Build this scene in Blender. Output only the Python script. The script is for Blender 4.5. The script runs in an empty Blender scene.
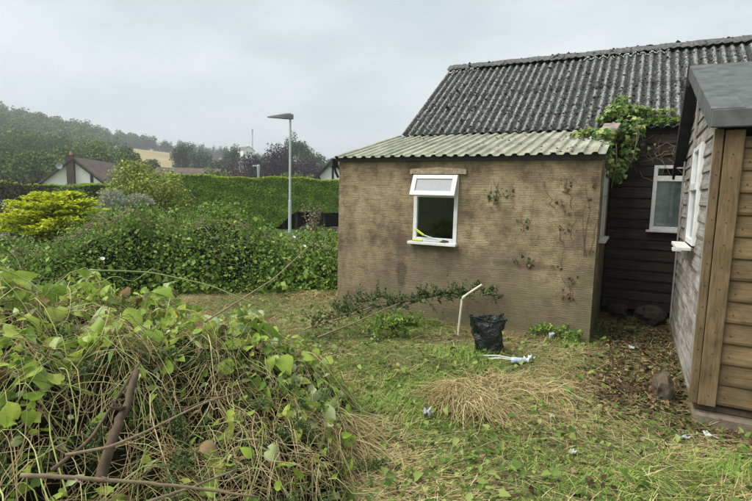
import bpy, math, random
import numpy as np
from mathutils import Matrix, Vector

# ------------------------------------------------------------------ camera, world, sun, exposure
SC = bpy.context.scene
COL = SC.collection
FPX, YAW, PITCH, ROLL = 496.17, 0.479, 0.1142, 0.0241
CAM = np.array([3.798, -6.115, 1.616])
Fw = np.array([-math.sin(YAW) * math.cos(PITCH), math.cos(YAW) * math.cos(PITCH), -math.sin(PITCH)])
Rt0 = np.array([math.cos(YAW), math.sin(YAW), 0.0])
Up0 = np.cross(Rt0, Fw)
Rt = math.cos(ROLL) * Rt0 + math.sin(ROLL) * Up0
Up = -math.sin(ROLL) * Rt0 + math.cos(ROLL) * Up0
cd = bpy.data.cameras.new('camera')
cd.sensor_width = 36.0
cd.lens = FPX / 752 * 36
cd.clip_start, cd.clip_end = 0.05, 8000
cam = bpy.data.objects.new('camera', cd)
COL.objects.link(cam)
m = Matrix(((Rt[0], Up[0], -Fw[0], CAM[0]), (Rt[1], Up[1], -Fw[1], CAM[1]), (Rt[2], Up[2], -Fw[2], CAM[2]), (0, 0, 0, 1)))
cam.matrix_world = m
SC.camera = cam

SUN_EL, SUN_AZ = 52.0, 228.0        # azimuth clockwise from +y, the side the light comes from
w = bpy.data.worlds.new('World'); SC.world = w; w.use_nodes = True
nt = w.node_tree; nt.nodes.clear()
out = nt.nodes.new('ShaderNodeOutputWorld'); bg = nt.nodes.new('ShaderNodeBackground')
sky = nt.nodes.new('ShaderNodeTexSky'); sky.sky_type = 'NISHITA'; sky.sun_disc = False
sky.sun_elevation = math.radians(SUN_EL); sky.sun_rotation = math.radians(SUN_AZ)
sky.dust_density = 3.0
tc = nt.nodes.new('ShaderNodeTexCoord')
mp = nt.nodes.new('ShaderNodeMapping'); mp.inputs['Scale'].default_value = (1.0, 1.0, 2.6)
ns = nt.nodes.new('ShaderNodeTexNoise'); ns.inputs['Scale'].default_value = 2.1; ns.inputs['Detail'].default_value = 7; ns.inputs['Roughness'].default_value = .55
cr = nt.nodes.new('ShaderNodeValToRGB')
cr.color_ramp.elements[0].position = .36; cr.color_ramp.elements[0].color = (4.0, 4.6, 4.9, 1)
cr.color_ramp.elements[1].position = .66; cr.color_ramp.elements[1].color = (5.75, 6.1, 6.2, 1)
mx = nt.nodes.new('ShaderNodeMix'); mx.data_type = 'RGBA'; mx.inputs[0].default_value = .93
nt.links.new(tc.outputs['Generated'], mp.inputs['Vector']); nt.links.new(mp.outputs['Vector'], ns.inputs['Vector'])
nt.links.new(ns.outputs['Fac'], cr.inputs['Fac'])
nt.links.new(sky.outputs['Color'], mx.inputs[6]); nt.links.new(cr.outputs['Color'], mx.inputs[7])
nt.links.new(mx.outputs[2], bg.inputs['Color']); bg.inputs['Strength'].default_value = 0.05
nt.links.new(bg.outputs['Background'], out.inputs['Surface'])

sd = bpy.data.lights.new('sun', 'SUN'); sd.energy = 1.5; sd.angle = math.radians(50); sd.color = (1.0, .96, .9)
so = bpy.data.objects.new('sun', sd); COL.objects.link(so)
a = math.radians(SUN_AZ); e = math.radians(SUN_EL)
sdir = Vector((math.sin(a) * math.cos(e), math.cos(a) * math.cos(e), math.sin(e)))
so.rotation_euler = sdir.to_track_quat('Z', 'Y').to_euler(); so.location = (0, 0, 30)
SC.view_settings.view_transform = 'Standard'; SC.view_settings.look = 'None'
SC.view_settings.gamma = 1; SC.view_settings.use_curve_mapping = False
SC.view_settings.exposure = 1.7
SC.cycles.max_bounces = 6; SC.cycles.volume_bounces = 0
SC.cycles.transparent_max_bounces = 8

rng = np.random.default_rng(7)
random.seed(7)

# ------------------------------------------------------------------ helpers
def ray(x, y):
    return Fw + (x - 376) / FPX * Rt + (250.5 - y) / FPX * Up
def at(x, y, d):
    """point on the sight line through photo pixel x,y at ground distance d metres"""
    r = ray(x, y); r = r / math.hypot(r[0], r[1]); return CAM + r * d
FH = np.array([-math.sin(YAW), math.cos(YAW)]); RH = np.array([math.cos(YAW), math.sin(YAW)])
def uv2xy(u, v):
    return CAM[0] + u * RH[0] + v * FH[0], CAM[1] + u * RH[1] + v * FH[1]
def sstep(a, b, x):
    t = np.clip((np.asarray(x, float) - a) / (b - a), 0, 1); return t * t * (3 - 2 * t)

HPX = np.array([-4000, -600, 0, 100, 170, 230, 330, 500, 900, 4000.])
HEL = np.array([.05, .10, .098, .076, .068, .060, .036, .02, .03, .05])
def gz(x, y):
    x = np.asarray(x, float); y = np.asarray(y, float)
    dx, dy = x - CAM[0], y - CAM[1]
    u = dx * RH[0] + dy * RH[1]; v = dx * FH[0] + dy * FH[1]
    r = np.hypot(u, v)
    px = 376 + 496 * u / np.maximum(v, .15 * r + 1e-6)
    E = np.interp(px, HPX, HEL)
    z = -.045 - .36 * sstep(9, 28, r) - 1.1 * sstep(30, 60, r)
    z = z + E * 450 * sstep(90, 450, r) * (1 - .35 * sstep(460, 1500, r))
    z = z - .07 * np.exp(-(((x - 3.9) / .6) ** 2 + ((y - 1.0) / 1.0) ** 2)) - .13 * np.exp(-(((x - 4.7) / .8) ** 2 + ((y + 1.7) / .55) ** 2))
    z = z + .05 * sstep(.5, -.6, x) * sstep(7, 9, r + 1) * sstep(30, 12, r)
    near = sstep(14, 7, r)
    z = z + near * (.018 * np.sin(2.3 * x + 1.1 * y) + .015 * np.sin(4.1 * y - 3.0 * x + 1) + .008 * np.sin(9.3 * x + 7 * y))
    return z

def mesh(name, V, F, smooth=False):
    me = bpy.data.meshes.new(name)
    V = np.asarray(V, np.float32).reshape(-1, 3)
    if isinstance(F, np.ndarray) and F.ndim == 2:
        n, k = F.shape
        me.vertices.add(len(V)); me.vertices.foreach_set('co', V.ravel())
        me.loops.add(n * k); me.loops.foreach_set('vertex_index', F.astype(np.int32).ravel())
        me.polygons.add(n)
        me.polygons.foreach_set('loop_start', np.arange(0, n * k, k, dtype=np.int32))
        me.polygons.foreach_set('loop_total', np.full(n, k, np.int32))
        me.update(calc_edges=True)
    else:
        me.from_pydata([tuple(map(float, v)) for v in V], [], [tuple(map(int, f)) for f in F]); me.update()
    if smooth:
        me.polygons.foreach_set('use_smooth', np.ones(len(me.polygons), bool))
    return me
def link(name, me, mat=None, parent=None, loc=None, rot=None, scale=None):
    o = bpy.data.objects.new(name, me); COL.objects.link(o)
    if mat is not None and me is not None and len(me.materials) == 0: me.materials.append(mat)
    if parent is not None: o.parent = parent
    if loc is not None: o.location = [float(c) for c in loc]
    if rot is not None: o.rotation_euler = rot
    if scale is not None: o.scale = scale
    return o
def thing(name, label, cat, loc=(0, 0, 0), rz=0, group=None):
    o = bpy.data.objects.new(name, None); COL.objects.link(o)
    o.location = [float(c) for c in loc]; o.rotation_euler = (0, 0, rz); o.empty_display_size = .2
    return tag(o, label, cat, group)
def tag(o, label, cat, group=None, kind=None):
    o['label'] = label; o['category'] = cat
    if group: o['group'] = group
    if kind: o['kind'] = kind
    return o

class MB:
    """collects simple shapes into one mesh"""
    def __init__(s): s.V = []; s.F = []; s.n = 0
    def add(s, V, F):
        V = np.asarray(V, float).reshape(-1, 3)
        s.F += [tuple(int(i) + s.n for i in f) for f in F]; s.V.append(V); s.n += len(V); return s
    def box(s, x0, x1, y0, y1, z0, z1):
        V = [(x0, y0, z0), (x1, y0, z0), (x1, y1, z0), (x0, y1, z0), (x0, y0, z1), (x1, y0, z1), (x1, y1, z1), (x0, y1, z1)]
        return s.add(V, [(0, 3, 2, 1), (4, 5, 6, 7), (0, 1, 5, 4), (1, 2, 6, 5), (2, 3, 7, 6), (3, 0, 4, 7)])
    def bbox(s, x0, x1, y0, y1, z0, z1, b=.004):
        """box with chamfered edges"""
        V = []
        for sx, X in ((1, x0), (-1, x1)):
            for sy, Y in ((1, y0), (-1, y1)):
                for sz, Z in ((1, z0), (-1, z1)):
                    V += [(X, Y + sy * b, Z + sz * b), (X + sx * b, Y, Z + sz * b), (X + sx * b, Y + sy * b, Z)]
        V = np.array(V)
        import bmesh
        bm = bmesh.new()
        for v in V: bm.verts.new(v)
        r = bmesh.ops.convex_hull(bm, input=bm.verts)
        bm.verts.ensure_lookup_table(); bm.verts.index_update()
        VV = [v.co[:] for v in bm.verts]; FF = [[v.index for v in f.verts] for f in bm.faces]
        bm.free()
        return s.add(VV, FF)
    def prism(s, poly, ax, a0, a1):
        """extrude a 2-D polygon along axis ax between a0 and a1"""
        n = len(poly); V = []
        for aa in (a0, a1):
            for p in poly:
                V.append({'x': (aa, p[0], p[1]), 'y': (p[0], aa, p[1]), 'z': (p[0], p[1], aa)}[ax])
        F = [tuple(range(n))[::-1], tuple(range(n, 2 * n))] + [(i, (i + 1) % n, n + (i + 1) % n, n + i) for i in range(n)]
        return s.add(V, F)
    def tube(s, pts, rad, k=8, cap=True):
        V, F = tube_arr(np.asarray(pts, float), rad, k)
        F = [tuple(f) for f in F]; n = len(pts)
        if cap: F += [tuple(range(k))[::-1], tuple(range((n - 1) * k, n * k))]
        return s.add(V, F)
    def build(s, name, mat, parent=None, smooth=False, **kw):
        return link(name, mesh(name, np.concatenate(s.V), s.F, smooth), mat, parent, **kw)

def tube_arr(P, rad, k=5):
    n = len(P); rad = np.broadcast_to(np.asarray(rad, float), (n,))
    T = np.gradient(P, axis=0); T /= np.linalg.norm(T, axis=1)[:, None] + 1e-9
    ref = np.array([0, 0, 1.0]) if abs(T[:, 2]).mean() < .8 else np.array([1.0, 0, 0])
    A = np.cross(T, ref); A /= np.linalg.norm(A, axis=1)[:, None] + 1e-9
    B = np.cross(T, A)
    th = np.linspace(0, 2 * np.pi, k, endpoint=False)
    V = P[:, None] + rad[:, None, None] * (np.cos(th)[None, :, None] * A[:, None] + np.sin(th)[None, :, None] * B[:, None])
    i = np.arange(n - 1)[:, None] * k; j = np.arange(k)[None]
    F = np.stack([i + j, i + (j + 1) % k, i + k + (j + 1) % k, i + k + j], -1).reshape(-1, 4)
    return V.reshape(-1, 3), F
def merge(lst):
    Vs, Fs, n = [], [], 0
    for V, F in lst:
        Vs.append(V); Fs.append(F + n); n += len(V)
    return np.concatenate(Vs), np.concatenate(Fs)

# ---- leaf templates: (x across, y along, z lift), faces
LEAF = {
    'rhomb': (np.array([(0, 0, 0), (.36, .45, .1), (0, 1, -.06), (-.36, .45, .1)]), np.array([(0, 1, 2), (0, 2, 3)])),
    'lens': (np.array([(0, 0, 0), (.3, .3, .09), (.26, .66, .07), (0, 1, -.1), (-.26, .66, .07), (-.3, .3, .09), (0, .5, 0)]),
             np.array([(0, 1, 6), (1, 2, 6), (2, 3, 6), (3, 4, 6), (4, 5, 6), (5, 0, 6)])),
    'heart': (np.array([(0, 0, 0), (.22, -.14, .03), (.45, .0, .1), (.46, .3, .12), (.27, .68, .06), (0, 1, -.12), (-.27, .68, .06), (-.46, .3, .12), (-.45, .0, .1), (-.22, -.14, .03), (0, .4, -.02)]),
              np.array([(0, 1, 10), (1, 2, 10), (2, 3, 10), (3, 4, 10), (4, 5, 10), (5, 6, 10), (6, 7, 10), (7, 8, 10), (8, 9, 10), (9, 0, 10)])),
    'ivy': (np.array([(0, 0, 0), (.3, -.12, .02), (.55, .2, .06), (.3, .38, .03), (.3, .62, .05), (0, 1, -.05), (-.3, .62, .05), (-.3, .38, .03), (-.55, .2, .06), (-.3, -.12, .02), (0, .35, 0)]),
            np.array([(i, (i + 1) % 10, 10) for i in range(10)])),
}
def norm(A): return A / (np.linalg.norm(A, axis=-1, keepdims=True) + 1e-9)
def leaves(P, N, size, shape='rhomb', axis=None, rg=rng, aspect=1.0):
    """arrays for many leaves: centres P, face normals N, size per leaf"""
    T, Fc = LEAF[shape]
    n = len(P); N = norm(np.asarray(N, float))
    A = rg.normal(size=(n, 3)) if axis is None else np.asarray(axis, float)
    A = norm(A - (A * N).sum(1, keepdims=True) * N)
    B = np.cross(A, N)
    size = np.broadcast_to(np.asarray(size, float), (n,))[:, None, None]
    T = T - np.array([0, .45, 0])
    V = P[:, None] + size * (aspect * T[None, :, 0:1] * B[:, None] + T[None, :, 1:2] * A[:, None] + T[None, :, 2:3] * N[:, None])
    k = len(T)
    F = (np.arange(n)[:, None, None] * k + Fc[None]).reshape(-1, 3)
    return V.reshape(-1, 3), F
def crown(n, rad, lumps=14, lump=.42, rg=rng, power=.6, flat=1.0):
    """leaf positions and normals on lumps set over an ellipsoid of radii rad (centre 0)"""
    rad = np.asarray(rad, float)
    D = norm(rg.normal(size=(lumps, 3))); D[:, 2] = D[:, 2] * .9 + .1
    C = D * (rg.uniform(.45, .8, (lumps, 1)))
    R = rg.uniform(.6, 1.15, lumps) * lump
    C = np.vstack([C, np.zeros((1, 3))]); R = np.append(R, .62)
    pr = R ** 2 / (R ** 2).sum()
    k = rg.choice(lumps + 1, n, p=pr)
    d = norm(rg.normal(size=(n, 3))); d[:, 2] *= flat
    rr = R[k] * rg.uniform(0, 1, n) ** (power * .5) * rg.uniform(.9, 1.12, n)
    P = C[k] + d * rr[:, None]
    N = norm(d + .55 * rg.normal(size=(n, 3)) + np.array([0, 0, .35]))
    return P * rad, N

# ------------------------------------------------------------------ materials
MATS = {}
def newmat(name):
    mt = bpy.data.materials.new(name); mt.use_nodes = True
    t = mt.node_tree; b = t.nodes['Principled BSDF']; MATS[name] = mt
    return mt, t, b
def N_(t, typ, **kw):
    n = t.nodes.new(typ)
    for k, v in kw.items():
        if k in n.inputs: n.inputs[k].default_value = v
        else: setattr(n, k, v)
    return n
def ramp(t, fac, stops):
    r = t.nodes.new('ShaderNodeValToRGB'); els = r.color_ramp.elements
    while len(els) < len(stops): els.new(.5)
    for el, (p, c) in zip(els, stops):
        el.position = p; el.color = (*c, 1) if len(c) == 3 else c
    t.links.new(fac, r.inputs['Fac']); return r.outputs['Color']
def mixc(t, fac, a, b, mode='MIX'):
    n = t.nodes.new('ShaderNodeMix'); n.data_type = 'RGBA'; n.blend_type = mode
    for s, v in ((0, fac), (6, a), (7, b)):
        if hasattr(v, 'node'): t.links.new(v, n.inputs[s])
        else: n.inputs[s].default_value = (*v, 1) if isinstance(v, tuple) and len(v) == 3 else v
    return n.outputs[2]
def math_(t, op, a, b=None, c=None):
    n = t.nodes.new('ShaderNodeMath'); n.operation = op
    for i, v in enumerate((a, b, c)):
        if v is None: continue
        if hasattr(v, 'node'): t.links.new(v, n.inputs[i])
        else: n.inputs[i].default_value = v
    return n.outputs[0]
def coords(t, scale=(1, 1, 1), rnd=0.0):
    tc = t.nodes.new('ShaderNodeTexCoord'); mp = t.nodes.new('ShaderNodeMapping')
    mp.inputs['Scale'].default_value = scale
    v = tc.outputs['Object']
    if rnd:
        oi = t.nodes.new('ShaderNodeObjectInfo'); cx = t.nodes.new('ShaderNodeCombineXYZ')
        for i, f in enumerate((37.1, 53.7, 19.3)):
            t.links.new(math_(t, 'MULTIPLY', oi.outputs['Random'], f * rnd), cx.inputs[i])
        va = t.nodes.new('ShaderNodeVectorMath'); va.operation = 'ADD'
        t.links.new(v, va.inputs[0]); t.links.new(cx.outputs[0], va.inputs[1]); v = va.outputs[0]
    t.links.new(v, mp.inputs['Vector']); return mp.outputs['Vector']
def noise(t, vec, scale, detail=4, rough=.55, dist=0):
    n = t.nodes.new('ShaderNodeTexNoise')
    n.inputs['Scale'].default_value = scale; n.inputs['Detail'].default_value = detail
    n.inputs['Roughness'].default_value = rough; n.inputs['Distortion'].default_value = dist
    t.links.new(vec, n.inputs['Vector']); return n.outputs['Fac']
def bump(t, b, h, strength=.5, dist=.01):
    n = t.nodes.new('ShaderNodeBump'); n.inputs['Strength'].default_value = strength; n.inputs['Distance'].default_value = dist
    t.links.new(h, n.inputs['Height']); t.links.new(n.outputs['Normal'], b.inputs['Normal'])

def leafmat(name, stops, trans=.3, rough=.5, spec=.3, nscale=0):
    spec *= .6
    mt, t, b = newmat(name)
    g = t.nodes.new('ShaderNodeNewGeometry')
    fac = g.outputs['Random Per Island']
    c = ramp(t, fac, stops)
    if nscale:
        f2 = noise(t, coords(t), nscale, 3)
        c = mixc(t, .55, c, ramp(t, f2, [(.3, (.45, .45, .45)), (.7, (1.25, 1.25, 1.15))]), 'MULTIPLY')
    t.links.new(c, b.inputs['Base Color']); b.inputs['Roughness'].default_value = rough
    b.inputs['Specular IOR Level'].default_value = spec
    if trans:
        tr = t.nodes.new('ShaderNodeBsdfTranslucent'); ms = t.nodes.new('ShaderNodeMixShader'); ms.inputs[0].default_value = trans
        t.links.new(c, tr.inputs['Color']); t.links.new(b.outputs[0], ms.inputs[1]); t.links.new(tr.outputs[0], ms.inputs[2])
        t.links.new(ms.outputs[0], t.nodes['Material Output'].inputs['Surface'])
    return mt
def plain(name, c, rough=.6, spec=.4, var=.0, vs=8, metal=0, bmp=0):
    mt, t, b = newmat(name)
    b.inputs['Roughness'].default_value = rough; b.inputs['Specular IOR Level'].default_value = spec; b.inputs['Metallic'].default_value = metal
    if var:
        v = coords(t, rnd=1.0); f = noise(t, v, vs, 5, .6)
        lo = tuple(x * (1 - var) for x in c); hi = tuple(min(1, x * (1 + var)) for x in c)
        t.links.new(ramp(t, f, [(.3, lo), (.7, hi)]), b.inputs['Base Color'])
        if bmp: bump(t, b, f, bmp, .02)
    else: b.inputs['Base Color'].default_value = (*c, 1)
    return mt

# wall of combed render
def mat_render():
    mt, t, b = newmat('combed_render')
    v = coords(t)
    wob = noise(t, coords(t, (1.3, 1.3, 5)), 2.0, 3)
    sx = t.nodes.new('ShaderNodeSeparateXYZ'); t.links.new(v, sx.inputs[0])
    zz = math_(t, 'ADD', math_(t, 'MULTIPLY', sx.outputs['Z'], 1.0), math_(t, 'MULTIPLY', wob, .06))
    fine = noise(t, coords(t, (2.5, 2.5, 40)), 3.0, 3)
    line = math_(t, 'SINE', math_(t, 'ADD', math_(t, 'MULTIPLY', zz, 2 * math.pi / .021), math_(t, 'MULTIPLY', fine, 6.5)))
    line = math_(t, 'MULTIPLY_ADD', line, .5, .5)
    patch = ramp(t, noise(t, coords(t, (1.6, 1.6, 3)), 1.7, 4), [(.36, (.15,) * 3), (.62, (1,) * 3)])
    line = math_(t, 'MULTIPLY', line, patch)
    grit = noise(t, v, 60, 4, .7)
    big = noise(t, v, 1.6, 6, .6)
    c = ramp(t, big, [(.36, (.18, .143, .10)), (.48, (.365, .292, .190)), (.60, (.51, .412, .27))])
    c = mixc(t, .5, c, ramp(t, grit, [(.33, (.35, .33, .31)), (.6, (1.2, 1.17, 1.13))]), 'MULTIPLY')
    mid = noise(t, v, 8, 5, .7)
    c = mixc(t, .75, c, ramp(t, mid, [(.36, (.45, .44, .42)), (.54, (1.1, 1.09, 1.07))]), 'MULTIPLY')
    c = mixc(t, math_(t, 'MULTIPLY', math_(t, 'SUBTRACT', 1.0, line), .42), c, (.10, .078, .05))
    scr = noise(t, coords(t, (1.5, 1.5, 58)), 1.6, 6, .72)
    c = mixc(t, .55, c, ramp(t, scr, [(.36, (.42, .40, .38)), (.52, (1.05, 1.05, 1.04)), (.7, (1.22, 1.2, 1.16))]), 'MULTIPLY')
    vo = t.nodes.new('ShaderNodeTexVoronoi'); vo.inputs['Scale'].default_value = 17; t.links.new(v, vo.inputs['Vector'])
    pit_ = math_(t, 'ADD', vo.outputs['Distance'], math_(t, 'MULTIPLY', noise(t, v, 5, 3), .55))
    c = mixc(t, ramp(t, pit_, [(.30, (.8,) * 3), (.36, (0,) * 3)]), c, (.06, .048, .035))
    # damp stain patches near the ground and green algae towards the right
    st = math_(t, 'ADD', noise(t, coords(t, (1, 1, .6)), 1.3, 5, .6), math_(t, 'MULTIPLY', sx.outputs['Z'], -.20))
    c = mixc(t, math_(t, 'MULTIPLY', ramp(t, st, [(.28, (0,) * 3), (.50, (1,) * 3)]), .62), c, (.16, .13, .09))
    al = math_(t, 'ADD', math_(t, 'ADD', noise(t, coords(t), 2.4, 5), math_(t, 'MULTIPLY', sx.outputs['Z'], -.20)), math_(t, 'MULTIPLY', sx.outputs['X'], .05))
    c = mixc(t, math_(t, 'MULTIPLY', ramp(t, al, [(.42, (0,) * 3), (.62, (1,) * 3)]), .45), c, (.16, .17, .08))
    # two dark damp marks under the window
    def spot(cx, cz, rx, rz):
        d = math_(t, 'ADD', math_(t, 'POWER', math_(t, 'DIVIDE', math_(t, 'SUBTRACT', sx.outputs['X'], cx), rx), 2.0), math_(t, 'POWER', math_(t, 'DIVIDE', math_(t, 'SUBTRACT', sx.outputs['Z'], cz), rz), 2.0))
        d = math_(t, 'ADD', math_(t, 'SQRT', d), math_(t, 'MULTIPLY', math_(t, 'SUBTRACT', noise(t, v, 7, 4), .5), 1.2))
        return ramp(t, d, [(.55, (1,) * 3), (1.0, (0,) * 3)])
    c = mixc(t, math_(t, 'MULTIPLY', spot(1.02, .52, .09, .26), .75), c, (.075, .062, .045))
    c = mixc(t, math_(t, 'MULTIPLY', spot(1.08, .86, .17, .10), .6), c, (.10, .088, .07))
    c = mixc(t, math_(t, 'MULTIPLY', spot(2.6, .80, .55, .06), .55), c, (.10, .082, .055))
    c = mixc(t, math_(t, 'MULTIPLY', spot(2.12, .72, .16, .30), .5), c, (.13, .105, .075))
    t.links.new(c, b.inputs['Base Color']); b.inputs['Roughness'].default_value = .95; b.inputs['Specular IOR Level'].default_value = .15
    h = math_(t, 'ADD', math_(t, 'ADD', math_(t, 'MULTIPLY', line, .6), math_(t, 'MULTIPLY', scr, .9)), math_(t, 'MULTIPLY', grit, .8))
    bump(t, b, h, .65, .008)
    return mt
def mat_asbestos():
    mt, t, b = newmat('mossy_fibre_cement')
    v = coords(t, rnd=1.0); tc = t.nodes.new('ShaderNodeTexCoord'); sx = t.nodes.new('ShaderNodeSeparateXYZ')
    t.links.new(tc.outputs['Object'], sx.inputs[0])
    crest = math_(t, 'MULTIPLY_ADD', math_(t, 'COSINE', math_(t, 'MULTIPLY', sx.outputs['X'], 2 * math.pi / .128)), .5, .5)
    n1 = noise(t, v, 16, 8, .75); n2 = noise(t, v, 55, 6, .75)
    n0 = noise(t, v, 3.0, 5, .65)
    n1 = math_(t, 'ADD', n1, math_(t, 'MULTIPLY', math_(t, 'SUBTRACT', n0, .5), .45))
    c = ramp(t, n2, [(.34, (.026, .027, .026)), (.54, (.068, .069, .065)), (.70, (.15, .15, .14))])
    f = math_(t, 'ADD', math_(t, 'MULTIPLY', math_(t, 'POWER', crest, 1.4), .50), math_(t, 'MULTIPLY', math_(t, 'SUBTRACT', n1, .5), 2.1))
    c = mixc(t, ramp(t, f, [(.26, (0,) * 3), (.58, (.85,) * 3)]), c, (.27, .272, .265))
    w = math_(t, 'ADD', noise(t, v, 30, 4, .7), math_(t, 'MULTIPLY', crest, .09))
    c = mixc(t, ramp(t, w, [(.625, (0,) * 3), (.69, (.95,) * 3)]), c, (.47, .48, .46))
    t.links.new(c, b.inputs['Base Color']); b.inputs['Roughness'].default_value = .95; b.inputs['Specular IOR Level'].default_value = .1
    bump(t, b, n2, .8, .02)
    return mt
def mat_sheet():
    mt, t, b = newmat('pale_green_sheet')
    v = coords(t, rnd=1.0); tc = t.nodes.new('ShaderNodeTexCoord')
    n1 = noise(t, coords(t, (6, 1.2, 1), 1.0), 2.2, 5, .6); n2 = noise(t, v, 40, 4, .7)
    c = ramp(t, n1, [(.30, (.22, .23, .155)), (.5, (.345, .35, .25)), (.70, (.47, .46, .37))])
    c = mixc(t, .35, c, ramp(t, n2, [(.3, (.55, .55, .5)), (.6, (1.1, 1.1, 1.1))]), 'MULTIPLY')
    sx = t.nodes.new('ShaderNodeSeparateXYZ'); t.links.new(tc.outputs['Object'], sx.inputs[0])
    rb = math_(t, 'FRACT', math_(t, 'DIVIDE', sx.outputs['X'], .145))
    edge = math_(t, 'ADD', math_(t, 'SUBTRACT', 1.0, math_(t, 'MULTIPLY', math_(t, 'ABSOLUTE', math_(t, 'SUBTRACT', rb, .85)), 5.0)), math_(t, 'MULTIPLY', math_(t, 'SUBTRACT', noise(t, coords(t, (3, 1, 1), 1.0), 5, 5, .7), .5), 2.0))
    c = mixc(t, ramp(t, edge, [(.3, (0,) * 3), (1.0, (.55,) * 3)]), c, (.13, .14, .095))
    big = noise(t, v, 2.2, 6, .7)
    c = mixc(t, ramp(t, big, [(.46, (0,) * 3), (.62, (.65,) * 3)]), c, (.17, .17, .13))
    t.links.new(c, b.inputs['Base Color']); b.inputs['Roughness'].default_value = .6
    return mt
def mat_wood(name, stops, axis='x', rnd=1.0, scale=1.0, dirt=.5, bmp=.6, streak=None, long=.7):
    mt, t, b = newmat(name)
    s = {'x': (long, 9, 9), 'y': (9, long, 9), 'z': (9, 9, long)}[axis]
    s = tuple(k * scale for k in s)
    v = coords(t, s, rnd); f = noise(t, v, 3.2, 7, .65, 1.2)
    fg = noise(t, coords(t, tuple(k * 3.2 for k in s), rnd), 3.2, 6, .75, .6)
    f = math_(t, 'ADD', math_(t, 'MULTIPLY', f, .62), math_(t, 'MULTIPLY', fg, .40))
    c = ramp(t, f, stops)
    big = noise(t, coords(t, (1, 1, 1), rnd), 3.0, 5, .65)
    c = mixc(t, dirt, c, ramp(t, big, [(.28, (.42, .40, .38)), (.62, (1.12, 1.1, 1.08))]), 'MULTIPLY')
    oi = t.nodes.new('ShaderNodeObjectInfo')
    c = mixc(t, .5, c, ramp(t, oi.outputs['Random'], [(0, (.7, .7, .7)), (1, (1.18, 1.15, 1.1))]), 'MULTIPLY')
    if streak:
        k = noise(t, coords(t, (5, 1.0, 9), rnd), 1.8, 5, .65)
        c = mixc(t, ramp(t, k, [(.50, (0,) * 3), (.62, (.8,) * 3)]), c, streak)
    t.links.new(c, b.inputs['Base Color']); b.inputs['Roughness'].default_value = .85; b.inputs['Specular IOR Level'].default_value = .2
    bump(t, b, f, bmp, .006)
    return mt
def mat_ground():
    mt, t, b = newmat('rough_ground')
    v = coords(t)
    n1 = noise(t, v, .9, 6, .6); n2 = noise(t, v, 22, 6, .7)
    c = ramp(t, n2, [(.3, (.05, .042, .022)), (.5, (.13, .105, .055)), (.72, (.23, .185, .095))])
    g = ramp(t, n2, [(.3, (.06, .085, .022)), (.6, (.15, .20, .06))])
    sx = t.nodes.new('ShaderNodeSeparateXYZ'); t.links.new(v, sx.inputs[0])
    d = t.nodes.new('ShaderNodeVectorMath'); d.operation = 'LENGTH'; t.links.new(v, d.inputs[0])
    far = ramp(t, math_(t, 'DIVIDE', d.outputs['Value'], 20.0), [(.4, (0,) * 3), (.75, (1,) * 3)])
    c = mixc(t, ramp(t, n1, [(.42, (0,) * 3), (.6, (.7,) * 3)]), c, g)
    fieldc = ramp(t, noise(t, v, .012, 3), [(.4, (.07, .10, .035)), (.55, (.10, .14, .045)), (.65, (.16, .15, .07))])
    c = mixc(t, far, c, fieldc)
    t.links.new(c, b.inputs['Base Color']); b.inputs['Roughness'].default_value = 1; b.inputs['Specular IOR Level'].default_value = .1
    bump(t, b, n2, .7, .03)
    return mt
def mat_glass(name, tint=(.6, .7, .68), alpha=.35):
    mt, t, b = newmat(name)
    gl = N_(t, 'ShaderNodeBsdfGlossy'); gl.inputs['Roughness'].default_value = .03; gl.inputs['Color'].default_value = (.9, .95, .95, 1)
    tr = N_(t, 'ShaderNodeBsdfTransparent'); tr.inputs['Color'].default_value = (*tint, 1)
    fr = N_(t, 'ShaderNodeFresnel'); fr.inputs['IOR'].default_value = 1.5
    ms = t.nodes.new('ShaderNodeMixShader'); t.links.new(fr.outputs[0], ms.inputs[0])
    t.links.new(tr.outputs[0], ms.inputs[1]); t.links.new(gl.outputs[0], ms.inputs[2])
    t.links.new(ms.outputs[0], t.nodes['Material Output'].inputs['Surface'])
    return mt

RENDER = mat_render(); ASB = mat_asbestos(); SHEET = mat_sheet(); GROUND = mat_ground(); GLASS = mat_glass('window_glass', (.94, .97, .96))
BARNWOOD = mat_wood('old_barn_boards', [(.28, (.014, .012, .010)), (.5, (.036, .030, .024)), (.72, (.095, .08, .062))], 'x', dirt=.6)
SHEDWOOD = mat_wood('brown_shed_boards', [(.30, (.065, .046, .026)), (.48, (.185, .132, .070)), (.70, (.29, .215, .12))], 'x', dirt=.8, bmp=.9, scale=1.5)
POSTWOOD = mat_wood('brown_shed_posts', [(.30, (.06, .043, .025)), (.48, (.165, .118, .064)), (.70, (.25, .185, .105))], 'z', dirt=.8, bmp=.9, scale=1.5)
GREYWOOD = mat_wood('silvered_boards', [(.30, (.07, .066, .06)), (.46, (.30, .293, .275)), (.68, (.60, .585, .55))], 'y', dirt=.9, bmp=1.0, scale=1.9, long=.2, streak=(.15, .115, .075))
GREYPOST = mat_wood('silvered_batten', [(.22, (.12, .118, .11)), (.46, (.28, .275, .26)), (.75, (.45, .44, .42))], 'z', dirt=.6)
DARKWOOD = plain('tarred_timber', (.030, .026, .022), .7, .3, .35, 12)
FASCIA = plain('dark_fascia', (.035, .042, .042), .55, .4, .25, 9)
UPVC = plain('white_plastic', (.70, .71, .71), .4, .45, .14, 9)
OLDWHITE = plain('weathered_white_paint', (.62, .62, .60), .6, .3, .15, 25)
MORTAR = plain('sandy_mortar', (.36, .30, .21), .95, .1, .4, 14, bmp=.8)
LICHEN = plain('white_lichened_mortar', (.60, .61, .59), .95, .1, .22, 30, bmp=.5)
FELT = plain('mineral_roof_felt', (.105, .116, .114), .95, .2, .30, 7, bmp=.25)
CONC = plain('old_concrete', (.17, .14, .10), .95, .15, .3, 14, bmp=.7)
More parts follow.
